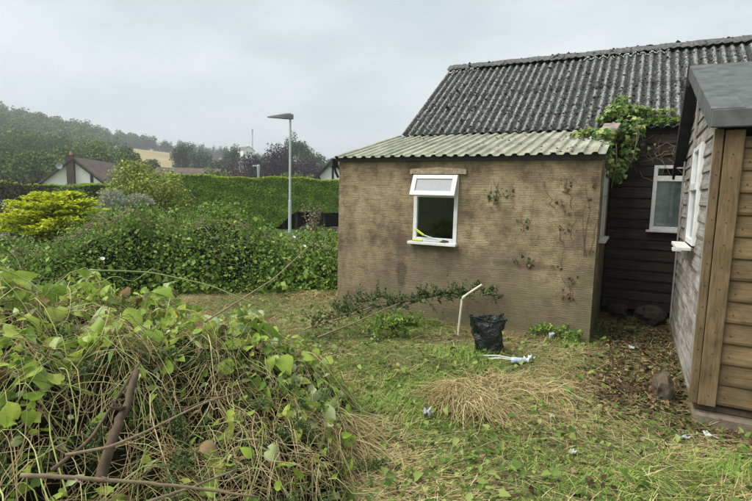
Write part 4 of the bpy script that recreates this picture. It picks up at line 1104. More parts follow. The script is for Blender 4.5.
def flower(px, py, dist, label):
    p = at(px, py, dist); t = thing('bindweed_flower', label, 'flower', p)
    th = np.linspace(0, 2 * np.pi, 13)[:-1]; d = norm(.35 * (CAM - p) / 8 + np.array([.5, 0, 1.])); a_ = norm(np.cross(d, [0, 0, 1.])); b_ = np.cross(d, a_)
    V = [(0, 0, 0)] + [tuple(.028 * d + .026 * (math.cos(q) * a_ + math.sin(q) * b_)) for q in th] + [tuple(.02 * d + .010 * (math.cos(q) * a_ + math.sin(q) * b_)) for q in th]
    F = [(0, 13 + (i + 1) % 12, 13 + i) for i in range(12)] + [(13 + i, 13 + (i + 1) % 12, 1 + (i + 1) % 12, 1 + i) for i in range(12)]
    MB().add(V, F).build('petal_trumpet', PETAL, t, smooth=True)
    MB().tube([(0, 0, 0), tuple(-.05 * d + np.array([0, 0, -.03]))], [.006, .004], 5).build('stalk', BRANCH, t)
flower(293.5, 238, 7.9, 'white bindweed flower facing out of the brambles near the lean-to')
flower(304, 247, 7.9, 'lower pale bindweed flower in the brambles near the lean-to')
flower(102, 260, 6.6, 'small white flower on the brambles above the brush pile')

# ------------------------------------------------------------------ ivy over the barn eave
IVY = leafmat('ivy_leaves', [(0, (0.051, 0.108, 0.024)), (.5, (0.122, 0.201, 0.046)), (.85, (0.244, 0.316, 0.085)), (1, (0.388, 0.431, 0.145))], .2, .4, .35)
def ivy():
    rg = np.random.default_rng(61)
    t = thing('ivy', 'bushy ivy climbing from the lean-to corner over the barn eave', 'climber', (3.55, 1.75, -.1))
    base = np.array([3.55, 1.75, -.1])
    blobs = [((3.52, 1.88, 2.86), (.22, .20, .12), 620), ((3.33, 1.84, 2.76), (.13, .16, .08), 240), ((3.74, 1.95, 2.86), (.17, .18, .08), 260), ((4.02, 2.0, 2.84), (.18, .10, .03), 70), ((3.5, 2.15, 3.02), (.15, .2, .08), 180),
             ((3.60, 1.70, 2.55), (.22, .14, .22), 560), ((3.62, 1.72, 2.25), (.16, .12, .22), 330), ((3.55, 1.6, 2.0), (.10, .16, .16), 170), ((3.95, 1.87, 2.42), (.30, .06, .18), 330), ((4.15, 1.87, 2.25), (.14, .05, .16), 130),
             ((3.22, 1.2, 2.50), (.20, .14, .05), 170), ((3.38, .9, 2.42), (.14, .22, .06), 170), ((3.46, .7, 2.1), (.06, .25, .22), 140), ((3.02, 1.05, 2.45), (.10, .06, .03), 40)]
    Ps, Ns = [], []
    for c, r, n in blobs:
        n = int(n * .72)
        d = norm(rg.normal(size=(n, 3))); rr = rg.uniform(.2, 1.15, (n, 1)) ** .6
        Ps.append(np.array(c) + d * rr * np.array(r)); Ns.append(d + .6 * rg.normal(size=(n, 3)) + np.array([0, -.35, .5]))
    P = np.vstack(Ps); N = np.vstack(Ns); n = len(P)
    ry = (P[:, 1] > EY) ; zr = EZ + (P[:, 1] - EY) * math.tan(pit) + .03; P[:, 2] = np.where(ry, np.maximum(P[:, 2], zr + rg.uniform(0, .05, n)), P[:, 2])
    V, F = leaves(P - base, N, rg.uniform(.035, .07, n), 'ivy', rg=rg)
    link('foliage', mesh('foliage', V, F), IVY, t)['kind'] = 'stuff'
    lst = []
    for k in range(18):
        c0 = np.array([rg.uniform(3.5, 4.3), rg.uniform(1.84, 1.91), rg.uniform(2.1, 2.45)]); L_ = rg.uniform(.15, .4)
        s_ = np.linspace(0, 1, 8)[:, None]; d = norm(np.array([rg.normal() * .6, 0, rg.normal()])); 
        pts = c0 + s_ * L_ * d + .03 * np.cumsum(rg.normal(size=(8, 3)) * np.array([1, .2, 1]), 0)
        pts[:, 1] = np.clip(pts[:, 1], 1.7, 1.915)
        lst.append(tube_arr(pts - base, np.linspace(.004, .002, 8), 4))
    # hanging strand
    for (hx, hy, z0, z1) in ((3.72, 1.55, 2.65, 2.15), (3.74, 1.56, 2.6, 2.3), (3.52, .8, 2.3, 1.75)):
        pts = np.array([(hx + .02 * math.sin(q), hy, z) for q, z in zip(np.linspace(0, 4, 8), np.linspace(z0, z1, 8))])
        lst.append(tube_arr(pts - base, .005, 4))
    V, F = merge(lst); link('stem', mesh('stem', V, F), BRANCH, t)['kind'] = 'stuff'
    MB().add(*slab([(-.2, -.32, 2.70), (.03, -.30, 2.71), (.05, -.16, 2.76), (-.19, -.18, 2.75)], (0, 0, 1), .02)) # unused spare
ivy()
tl = MB(); V, F = slab([(3.30, 1.38, 2.535), (3.50, 1.35, 2.53), (3.53, 1.56, 2.63), (3.32, 1.58, 2.635)], (0, 0, 1), .025); tl.add(V, F)
tag(tl.build('broken_slate', plain('pinkish_slate', (.27, .225, .19), .9, .2, .35, 12)), 'pinkish broken slate lying on the lean-to roof by the ivy', 'slate')
# creeper sprigs on the rendered wall
DEADIVY = leafmat('dead_creeper', [(0, (.09, .062, .036)), (.6, (.16, .115, .065)), (1, (.22, .16, .09))], .1, .8, .1)
SPRIG = leafmat('sprig_leaves', [(0, (.03, .055, .018)), (1, (.085, .13, .04))], .2, .5, .3)
def sprig(label, cx, cz, w_, h_, n, mat, stems, seed):
    rg = np.random.default_rng(seed); t = thing('wall_creeper', label, 'climber', (cx, 0, cz))
    lst = []
    for k in range(stems):
        p0 = np.array([rg.uniform(-w_, w_) * .5, -.006, -h_ * .5]); s_ = np.linspace(0, 1, 7)[:, None]
        d = np.array([rg.normal() * w_ * .4, 0, h_ * rg.uniform(.6, 1.1)])
        pts = p0 + s_ * d + np.cumsum(rg.normal(size=(7, 3)) * np.array([.02, 0, .015]), 0)
        lst.append(tube_arr(pts, np.linspace(.003, .0012, 7), 4))
    V, F = merge(lst); link('stem', mesh('stem', V, F), DEADIVY, t)
    kk = rg.integers(0, 4, n); cc = rg.uniform(-.5, .5, (4, 2)) * np.array([w_, h_])
    q = cc[kk] + rg.normal(0, .03, (n, 2))
    P = np.stack([q[:, 0], -rg.uniform(.004, .035, n), q[:, 1]], 1)
    V, F = leaves(P, np.tile([0, -1, .3], (n, 1)) + .5 * rg.normal(size=(n, 3)), rg.uniform(.02, .045, n), 'ivy', rg=rg)
    o = link('foliage', mesh('foliage', V, F), mat, t); o['kind'] = 'stuff'
sprig('green ivy sprig on the render right of the window', 2.20, 1.70, .16, .34, 18, SPRIG, 3, 1)
sprig('small three-leaf ivy tuft right of the window sprig', 2.40, 1.66, .10, .14, 9, SPRIG, 1, 2)
sprig('dried creeper cluster high on the right of the render', 3.06, 1.68, .2, .36, 16, DEADIVY, 2, 3)
sprig('dried creeper trailing midway up the right of the render', 3.08, 1.30, .16, .30, 11, DEADIVY, 2, 4)
sprig('brown creeper remains low beside the right wall corner', 3.16, .62, .24, .4, 22, DEADIVY, 2, 5)
sprig('dead stems branching along the right wall corner', 3.36, 1.35, .08, .8, 8, DEADIVY, 3, 6)
sprig('tiny green tuft halfway up the render', 2.62, 1.30, .12, .16, 6, SPRIG, 1, 7)
sprig('small tuft of creeper on the horizontal crack', 2.66, .84, .26, .10, 10, SPRIG, 2, 8)
sprig('scattered brown tufts right of the window', 2.9, .88, .4, .2, 9, DEADIVY, 1, 9)

# ------------------------------------------------------------------ loppers on the sill
lop = thing('loppers', 'yellow handled garden loppers lying on the front window sill', 'garden tool', (WX0, -.05, WZ0 + .002))
LIME = plain('lime_grip', (.50, .58, .05), .5, .4)
MB().tube([(.03, -.02, .016), (.17, -.02, .016)], [.017, .015], 10).build('handle', LIME, lop)
MB().tube([(.05, .03, .15), (.17, .015, .085)], [.018, .015], 10).build('handle', LIME, lop)
MB().tube([(.17, -.02, .016), (.42, -.015, .018)], .009, 8).build('shaft', GALV, lop)
MB().tube([(.17, .015, .085), (.42, -.01, .024)], .009, 8).build('shaft', GALV, lop)
MB().prism([(.41, .008), (.47, .003), (.53, .012), (.52, .035), (.45, .042)], 'y', -.03, -.005).build('blade', plain('dark_steel', (.06, .06, .06), .4, .5), lop)
MB().tube([(.40, -.02, .02), (.43, -.015, .026)], .016, 8).build('pivot', LIME, lop)

# ------------------------------------------------------------------ rubbish bag, pipe, litter
BAGM, t_, b_ = newmat('black_polythene')
b_.inputs['Base Color'].default_value = (.006, .010, .009, 1); b_.inputs['Roughness'].default_value = .25; b_.inputs['Specular IOR Level'].default_value = .6
bump(t_, b_, noise(t_, coords(t_), 9, 5, .6, 2.0), .7, .05)
def bag():
    import bmesh
    x, y = 2.50, -.93; zg = float(gz(x, y))
    t = thing('rubbish_bag', 'black plastic sack standing open on the grass by the wall', 'sack', (x, y, zg - .01), YAW)
    n, k = 40, 22; V = []
    rg = np.random.default_rng(71)
    def sect(th, q, inner):
        wx = .142 + .028 * q - .01 * math.sin(q * 5); wy = .10 + .015 * math.sin(q * 4)
        c, s = math.cos(th), math.sin(th); e_ = .62
        X = math.copysign(abs(c) ** e_, c) * wx; Y = math.copysign(abs(s) ** e_, s) * wy
        wr = .012 * math.sin(3 * th + 9 * q) + .009 * math.sin(7 * th - 15 * q + 1) + .007 * math.sin(11 * th + 23 * q)
        wr += -.02 * math.exp(-((q - .6) / .08) ** 2) * (math.sin(2 * th + 1) > 0) * (1 if s < 0 else .3)
        f = 1 + (wr if not inner else -.06) / .13 * .8
        return X * f, Y * f
    for j in range(k):
        q = j / (k - 1)
        for i in range(n):
            th = 2 * math.pi * i / n; X, Y = sect(th, q, False)
            if q < .08: X *= .86 + q * 1.7; Y *= .8 + q * 2.5
            z = q * .40 * (1 + .0) + (.02 * math.sin(2 * th + .6) + .012 * math.sin(5 * th) if q > .9 else 0)
            V.append((X - .03 * q, Y, max(z, .0)))
    for (q, dz, sc_) in ((1.0, -.012, .93), (.97, -.05, .9), (.8, -.10, .84), (.5, -.2, .8)):
        for i in range(n):
            th = 2 * math.pi * i / n; X, Y = sect(th, q, False)
            V.append(((X - .03) * sc_ , Y * sc_, .40 + dz + .02 * math.sin(2 * th + .6)))
    tot = k + 4
    F = [(j * n + i, j * n + (i + 1) % n, (j + 1) * n + (i + 1) % n, (j + 1) * n + i) for j in range(tot - 1) for i in range(n)]
    F += [tuple(range(n))[::-1], tuple(range((tot - 1) * n, tot * n))]
    MB().add(V, F).build('sack_body', BAGM, t, smooth=True)
    rim = []
    for i in range(n + 1):
        th = 2 * math.pi * i / n; X, Y = sect(th, 1.0, False); rim.append(((X - .03) * 1.02, Y * 1.02, .395 + .02 * math.sin(2 * th + .6) + .012 * math.sin(5 * th)))
    MB().tube(rim, .010, 6, False).build('rolled_rim', BAGM, t, smooth=True)
bag()
pp = thing('broken_pipe', 'bent white plastic pipe propped in weeds left of the black sack', 'pipe', (1.99, -.42, float(gz(1.99, -.42))))
PIPE = plain('dirty_white_pipe', (.60, .55, .44), .5, .4, .2, 14)
MB().tube([(0, 0, -.1), (.01, .01, .15), (.03, .015, .44)], .014, 10).build('pipe_length', PIPE, pp)
MB().tube([(.06, .015, .48), (.15, .02, .555), (.26, .03, .64)], .014, 10).build('pipe_length', PIPE, pp)
MB().tube([(.034, .015, .43), (.045, .015, .465), (.066, .015, .486)], .0175, 10).build('elbow', PIPE, pp, smooth=True)
def scrap(name, label, cat, x, y, s, mat, seed, dz=.03, ry=0):
    rg = np.random.default_rng(seed); n = 7; V = []
    for i in range(n):
        for j in range(n):
            V.append(((i / 6 - .5) * s[0] + rg.normal(0, .06) * s[0], (j / 6 - .5) * s[1] + rg.normal(0, .06) * s[1], s[2] * (rg.uniform(-.5, .5) + .6 * math.sin(i * 1.3) * math.cos(j * 1.1))))
    V = np.array(V); F = [(i * n + j, (i + 1) * n + j, (i + 1) * n + j + 1, i * n + j + 1) for i in range(n - 1) for j in range(n - 1)]
    o = MB().add(V, F).build(name, mat, None, True, loc=(x, y, float(gz(x, y)) + dz), rot=(rg.uniform(-.3, .3), ry, rg.uniform(0, 3)))
    md = o.modifiers.new('thick', 'SOLIDIFY'); md.thickness = .003
    return tag(o, label, cat)
PAPER = plain('white_litter', (.42, .44, .44), .6, .3, .1, 20)
scrap('litter_scrap', 'white scrap of litter in front of the dark passage', 'litter', 3.87, .03, (.07, .06, .03), PAPER, 1)
scrap('litter_scrap', 'crumpled white scrap at the left edge of the hay heap', 'litter', 2.55, -2.82, (.06, .05, .04), PAPER, 2, .06)
scrap('litter_scrap', 'pale torn scrap in the grass below the shed corner', 'litter', 4.22, -2.05, (.08, .05, .02), PAPER, 3)
scrap('litter_scrap', 'white flake lying just below the concrete slab', 'litter', 4.42, -1.80, (.10, .05, .02), PAPER, 4)
scrap('litter_scrap', 'tiny white scrap in the lower right grass', 'litter', 3.55, -2.75, (.035, .03, .015), PAPER, 6)
scrap('litter_scrap', 'small white scrap right of the hay heap', 'litter', 3.35, -2.30, (.035, .03, .02), PAPER, 7)
# clear bottle, cup, sticks
bx, by = 2.86, -1.16; zg = float(gz(bx, by)) + .045
CLEAR = plain('cloudy_plastic', (.42, .50, .60), .18, .6, .15, 20)
bt = thing('plastic_bottle', 'crushed bluish plastic bottle lying on the grass beside the sack', 'bottle', (bx, by, zg), .5)
MB().tube([(-.07, 0, 0), (-.06, 0, 0), (-.02, .004, .004), (.02, -.004, -.003), (.045, 0, 0), (.07, 0, 0), (.085, 0, 0)], [.022, .034, .03, .034, .031, .014, .014], 12).build('bottle_body', CLEAR, bt, smooth=True)
MB().tube([(.085, 0, 0), (.105, 0, 0)], .017, 12).build('cap', PAPER, bt)
scrap('plastic_wrapper', 'clear crumpled wrapper right of the plastic bottle', 'litter', 2.96, -1.08, (.10, .08, .05), plain('clear_film', (.62, .66, .68), .25, .5, .15, 25), 9, .05)
for (x0, y0, x1, y1, lab) in ((2.52, -1.22, 2.80, -1.17, 'upper white stick lying left of the plastic bottle'), (2.58, -1.28, 2.82, -1.20, 'lower white stick lying left of the plastic bottle')):
    z0 = float(gz(x0, y0)) + .04
    tag(MB().tube([(0, 0, 0), ((x1 - x0) / 2, (y1 - y0) / 2, .015), (x1 - x0, y1 - y0, .005)], [.005, .007, .006], 7).build('white_stick', OLDWHITE, loc=(x0, y0, z0)), lab, 'stick')
cx, cy = 3.02, -.17; zg = float(gz(cx, cy))
cup = thing('plastic_cup', 'crumpled pale plastic cup at the foot of the rendered wall', 'cup', (cx, cy, zg + .01))
V = []; n = 14
for (r, z) in ((.025, 0), (.030, .04), (.036, .08), (.042, .11), (.038, .11), (.03, .06), (.02, .012)):
    for i in range(n):
        a_ = 2 * math.pi * i / n; w_ = 1 + .16 * math.sin(3 * a_ + 30 * z)
        V.append((.75 * r * w_ * math.cos(a_) + .2 * z, .75 * r * w_ * math.sin(a_), .8 * z))
F = [(j * n + i, j * n + (i + 1) % n, (j + 1) * n + (i + 1) % n, (j + 1) * n + i) for j in range(6) for i in range(n)] + [tuple(range(n))[::-1], tuple(range(6 * n, 7 * n))]
MB().add(V, F).build('cup_wall', plain('cloudy_cup', (.36, .38, .38), .3, .5), cup, smooth=True)

# ------------------------------------------------------------------ grass, straw, litter, weeds
def blades(P, dirs, length, width, mat, name, lift=.5, curl=.5, rg=rng, seg=3):
    """grass blades: strips of seg segments, rising then drooping along dirs (n,2)"""
    n = len(P); s_ = np.linspace(0, 1, seg + 1)
    d3 = np.concatenate([dirs, np.zeros((n, 1))], 1); side = np.stack([-dirs[:, 1], dirs[:, 0], np.zeros(n)], 1)
    lift = np.broadcast_to(lift, (n,)); curl = np.broadcast_to(curl, (n,))
    V = []
    for q in s_:
        c = P + d3 * (length * q * np.sqrt(np.maximum(1 - lift ** 2, .05)))[:, None] + np.array([0, 0, 1.]) * (length * (lift * q - curl * q * q * .8))[:, None]
        wd = (width * (1 - q ** 2 * .92))[:, None] * .5
        V += [c - side * wd, c + side * wd]
    V = np.stack(V, 1).reshape(-1, 3); k = 2 * (seg + 1)
    Fc = np.array([(2 * i, 2 * i + 1, 2 * i + 3, 2 * i + 2) for i in range(seg)])
    F = (np.arange(n)[:, None, None] * k + Fc[None]).reshape(-1, 4)
    return V, F
def inside(x, y):
    """true where something solid stands on the ground"""
    return ((x > -.02) & (x < L + .02) & (y > -.01)) | ((x > SX - .03) & (y > SY - .07)) | ((y > DEP) & (x > 0))
def fnoise(x, y, s, seed):
    rg = np.random.default_rng(seed); out_ = 0
    for k in range(5):
        a_, ph1 = rg.uniform(0, 6.28, 2); f = s * rg.uniform(.6, 1.7)
        out_ = out_ + np.sin(f * (x * math.cos(a_) + y * math.sin(a_)) + ph1)
    return out_ / 5
def strawness(x, y):
    s = .55 + 1.3 * fnoise(x, y, 2.6, 3) + .8 * fnoise(x, y, 8, 5)
    g = lambda cx, cy, r: np.exp(-(((x - cx) ** 2 + (y - cy) ** 2) / r ** 2))
    s = s + .9 * g(2.75, -2.2, .55) + .55 * g(1.6, -.55, .45) + .6 * g(3.0, -.6, .5) + .8 * g(-1.0, .4, .9) + .7 * g(2.3, -3.7, .45) - 1.9 * g(1.5, -1.5, .95) - 1.7 * g(2.15, -1.55, .7) - .8 * g(3.3, -3.0, .6) - .5 * g(3.2, -2.7, .5) + .5 * g(3.4, -1.4, .4)
    return s
def litterness(x, y):
    return sstep(3.3, 3.75, x) * sstep(-2.3, -1.3, y)
GRASS = leafmat('green_grass', [(0, (0.078, 0.160, 0.023)), (.45, (0.194, 0.344, 0.053)), (.85, (0.336, 0.485, 0.095)), (1, (0.518, 0.561, 0.179))], .3, .5, .25)
STRAW = leafmat('dry_straw', [(0, (0.218, 0.164, 0.072)), (.4, (0.450, 0.356, 0.158)), (.8, (0.683, 0.570, 0.288)), (1, (0.800, 0.756, 0.432))], .2, .6, .25)
LITTER = leafmat('leaf_litter_leaves', [(0, (0.035, 0.023, 0.013)), (.5, (0.100, 0.069, 0.036)), (.85, (0.190, 0.132, 0.068)), (1, (0.300, 0.234, 0.137))], .1, .8, .15)
WEED = leafmat('broad_weed_leaves', [(0, (0.071, 0.138, 0.024)), (.5, (0.159, 0.248, 0.050)), (1, (0.345, 0.414, 0.121))], .3, .5, .3)
def scatter(n, rg, u0, u1, v0, v1):
    u = rg.uniform(u0, u1, n); v = v0 + (v1 - v0) * rg.random(n) ** 1.15
    x, y = uv2xy(u * (v + .6) / (v1 + .6), v); return x, y
def grass():
    rg = np.random.default_rng(81)
    x, y = scatter(260000, rg, -6.0, 8.2, 1.2, 9.2)
    ok = ~inside(x, y); x, y = x[ok], y[ok]
    s = strawness(x, y); lt = litterness(x, y); r = rg.random(len(x))
    g = (r < np.clip(1.0 - s, .03, .98) * (1 - .88 * lt)) & (rg.random(len(x)) < .9)
    gx, gy = x[g], y[g]; n = len(gx)
    a_ = rg.uniform(0, 6.28, n) ; cl = fnoise(gx, gy, 5, 12) * 2.5; a_ = np.where(rg.random(n) < .6, cl + rg.normal(0, .5, n), a_)
    ln = rg.uniform(.03, .11, n) * (1 + 1.3 * np.clip(fnoise(gx, gy, 4, 9), -.3, 1))
    V, F = blades(np.stack([gx, gy, gz(gx, gy) - .004], 1), np.stack([np.cos(a_), np.sin(a_)], 1), ln, rg.uniform(.0025, .006, n), None, '', rg.uniform(.25, .95, n), rg.uniform(.2, .8, n), rg, 3)
    o = link('grass', mesh('grass', V, F), GRASS); tag(o, 'patchy green cut grass in front of the lean-to', 'grass', kind='stuff')
    g = (r < np.clip(s * .75, .1, 1) * (1 - .72 * lt)) & (rg.random(len(x)) < .66)
    gx, gy = x[g], y[g]; n = len(gx)
    a_ = fnoise(gx, gy, 3, 22) * 3 + rg.normal(0, .8, n); ln = rg.uniform(.06, .24, n)
    V, F = blades(np.stack([gx, gy, gz(gx, gy) + rg.uniform(.0, .035, n)], 1), np.stack([np.cos(a_), np.sin(a_)], 1), ln, rg.uniform(.002, .0042, n), None, '', rg.uniform(.02, .35, n), rg.uniform(.0, .35, n), rg, 3)
    o = link('dry_grass', mesh('dry_grass', V, F), STRAW); tag(o, 'loose straw coloured dry grass strewn over the ground', 'dry grass', kind='stuff')
    # leaf litter near the passage and shed
    x, y = scatter(60000, rg, -1.5, 8.0, 1.6, 9.0)
    ok = ~inside(x, y) & (rg.random(len(x)) < .05 + .95 * litterness(x, y)); x, y = x[ok], y[ok]; n = len(x)
    P = np.stack([x, y, gz(x, y) + rg.uniform(.002, .03, n)], 1)
    V, F = leaves(P, np.tile([0, 0, 1.], (n, 1)) + .5 * rg.normal(size=(n, 3)), rg.uniform(.02, .055, n), 'lens', rg=rg, aspect=1.1)
    o = link('leaf_litter', mesh('leaf_litter', V, F), LITTER); tag(o, 'brown dead leaves and twigs littering the passage floor', 'leaf litter', kind='stuff')
    # broad weeds
    x, y = scatter(30000, rg, -4.2, 6.6, 1.4, 7.8)
    d = fnoise(x, y, 3.3, 33); ok = ~inside(x, y) & (rg.random(len(x)) < np.clip(.38 + .8 * d, .05, 1) * (1 - .8 * litterness(x, y))); x, y = x[ok], y[ok]; n = len(x)
    P = np.stack([x, y, gz(x, y) + rg.uniform(.01, .08, n)], 1)
    V, F = leaves(P, np.tile([0, 0, 1.], (n, 1)) + .6 * rg.normal(size=(n, 3)), rg.gamma(3, .0088, n).clip(.010, .065), 'heart', rg=rg, aspect=rg.uniform(.6, 1.05, (n, 1, 1)))
    o = link('ground_weeds', mesh('ground_weeds', V, F), WEED); tag(o, 'low broad leaved weeds scattered through the cut grass', 'weeds', kind='stuff')
grass()
# hay heaps
def hay(name, label, c, rad, h, n, dirbias, seed, ln=(.2, .5), mix_=.75):
    rg = np.random.default_rng(seed); zg = float(gz(c[0], c[1]))
    t = thing(name, label, 'hay', (c[0], c[1], zg))
    lst = []; Vs = []
    th = rg.uniform(0, 6.28, n); rr = rg.uniform(0, 1, n) ** .7
    for i in range(n):
        a_ = dirbias + rg.normal(0, .65) if rg.random() < mix_ else rg.uniform(0, 6.28)
        l_ = rg.uniform(*ln); st_ = np.array([rad[0] * rr[i] * math.cos(th[i]) * .7, rad[1] * rr[i] * math.sin(th[i]) * .7])
        s_ = np.linspace(0, 1, 6); b_ = rg.normal(0, .9)
        xx = st_[0] + np.cumsum(np.cos(a_ + b_ * s_)) * l_ / 6; yy = st_[1] + np.cumsum(np.sin(a_ + b_ * s_)) * l_ / 6
        q = np.hypot(xx / rad[0], yy / rad[1]); zz = h * np.exp(-(q * 1.25) ** 2) * rg.uniform(.75, 1.1) + rg.uniform(.0, .03) + .06 * rg.random() * np.sin(s_ * 3.1)
        zz = zz + gz(c[0] + xx, c[1] + yy) - zg + .008
        lst.append(tube_arr(np.stack([xx, yy, zz], 1), np.linspace(.0028, .0014, 6) * rg.uniform(.7, 1.3), 3))
    V, F = merge(lst); o = link('straw_strands', mesh('straw_strands', V, F), STRAW, t); o['kind'] = 'stuff'
    k = 20; V = [(0, 0, h * .8)]; 
    for j in (0.35, .7, 1.0):
        for i in range(k):
            a_ = 2 * math.pi * i / k; xx, yy = rad[0] * j * math.cos(a_), rad[1] * j * math.sin(a_)
            V.append((xx, yy, h * .8 * math.exp(-(j * 1.25) ** 2) - .03 * j + float(gz(c[0] + xx, c[1] + yy)) - zg))
    F = [(0, 1 + i, 1 + (i + 1) % k) for i in range(k)] + [(1 + r * k + i, 1 + (r + 1) * k + i, 1 + (r + 1) * k + (i + 1) % k, 1 + r * k + (i + 1) % k) for r in range(2) for i in range(k)]
    MB().add(V, F).build('heap_core', plain('packed_straw', (.24, .18, .085), 1, .1, .4, 30, bmp=.8), t, smooth=True)
toc = math.atan2(CAM[1] + 2.3, CAM[0] - 2.75)
hay('hay_heap', 'combed heap of pale dry hay in the middle of the grass', (2.70, -2.36), (.36, .30), .095, 900, toc - .35, 5, (.18, .42), .6)
hay('hay_heap', 'flat matted swathe of dry hay behind the combed heap', (2.95, -1.85), (.60, .26), .035, 600, toc + 1.5, 6, (.1, .4), .35)
hay('hay_heap', 'tan hay spilling down from the brush pile at bottom centre', (2.12, -3.60), (.34, .46), .20, 800, -1.15, 7, (.2, .5), .6)
hay('hay_heap', 'pale flattened hay at the foot of the brambles left of the lean-to', (-.75, .35), (.8, .5), .04, 700, .6, 10, (.1, .35), .3)

# ------------------------------------------------------------------ fallen branches by the wall
YEW = leafmat('dark_needles', [(0, (0.034, 0.068, 0.022)), (.6, (0.084, 0.138, 0.043)), (1, (0.168, 0.227, 0.073))], .15, .5, .25)
def needle_branch(name, label, pts, rad, spread, nspray, seed, mat=YEW, leaf=.035, keep=(.1, 1)):
    rg = np.random.default_rng(seed); pts = np.array(pts, float); base = pts[0].copy(); pts = pts - base
    t = thing(name, label, 'branch', base)
    s_ = np.linspace(0, 1, 14); P = np.stack([np.interp(s_, np.linspace(0, 1, len(pts)), pts[:, i]) for i in range(3)], 1)
    P[1:-1] += rg.normal(0, .008, (12, 3))
    V, F = tube_arr(P, np.linspace(rad, rad * .35, 14), 7); link('stem', mesh('stem', V, F, True), BRANCH, t)
    Ps, As, tw = [], [], []
    for k in range(nspray):
        q = rg.uniform(*keep); c = np.array([np.interp(q, s_, P[:, i]) for i in range(3)])
        d = norm(rg.normal(size=3) * np.array([1, .7, .8]) + np.array([0, 0, .45])); l_ = spread * rg.uniform(.4, 1.1)
        e_ = c + d * l_; tw.append(tube_arr(np.array([c, (c + e_) / 2 + [0, 0, .01], e_]), np.array([.004, .003, .0015]), 4))
        m_ = 22; w_ = rg.uniform(.1, 1, (m_, 1)); Ps.append(c + (e_ - c) * w_ + rg.normal(0, .008, (m_, 3))); As.append(d + .8 * rg.normal(size=(m_, 3)))
    P = np.vstack(Ps); V, F = leaves(P, rg.normal(size=P.shape) + np.array([0, 0, .6]), leaf * rg.uniform(.6, 1.4, len(P)), 'rhomb', axis=np.vstack(As), rg=rg, aspect=.6)
    o = link('foliage', mesh('foliage', V, F), mat, t); o['kind'] = 'stuff'
    V, F = merge(tw); o = link('twig', mesh('twig', V, F), BRANCH, t); o['kind'] = 'stuff'
needle_branch('fallen_branch', 'dark green needled branch lying against the foot of the rendered wall', [(.62, -1.10, .06), (1.0, -.75, .22), (1.35, -.40, .28), (1.75, -.22, .36), (2.0, -.18, .40)], .012, .24, 130, 91, keep=(.25, 1))
needle_branch('fallen_branch', 'low dark green sprays at the left foot of the rendered wall', [(.25, -.5, .02), (.55, -.38, .15), (.9, -.25, .26)], .007, .24, 60, 95)
needle_branch('fallen_branch', 'small green sprig leaning on the wall above the black sack', [(2.02, -.16, .45), (2.2, -.2, .50), (2.42, -.3, .42)], .006, .14, 34, 92)
needle_branch('fallen_branch', 'dark needled branch tip lying in the grass beside the brush pile', [(.55, -1.6, .05), (.85, -1.35, .2), (1.1, -1.1, .3)], .010, .26, 46, 93)
needle_branch('fallen_branch', 'short weedy sprays along the wall foot right of the sack', [(2.75, -.10, .0), (3.0, -.08, .05), (3.35, -.10, .03)], .004, .14, 46, 96, mat=GRASS, leaf=.035)
needle_branch('fallen_branch', 'leafy green sprays piled in the grass before the wall', [(1.15, -1.25, .02), (1.35, -1.05, .1), (1.6, -.9, .1)], .008, .22, 60, 94, mat=GRASS, leaf=.045)

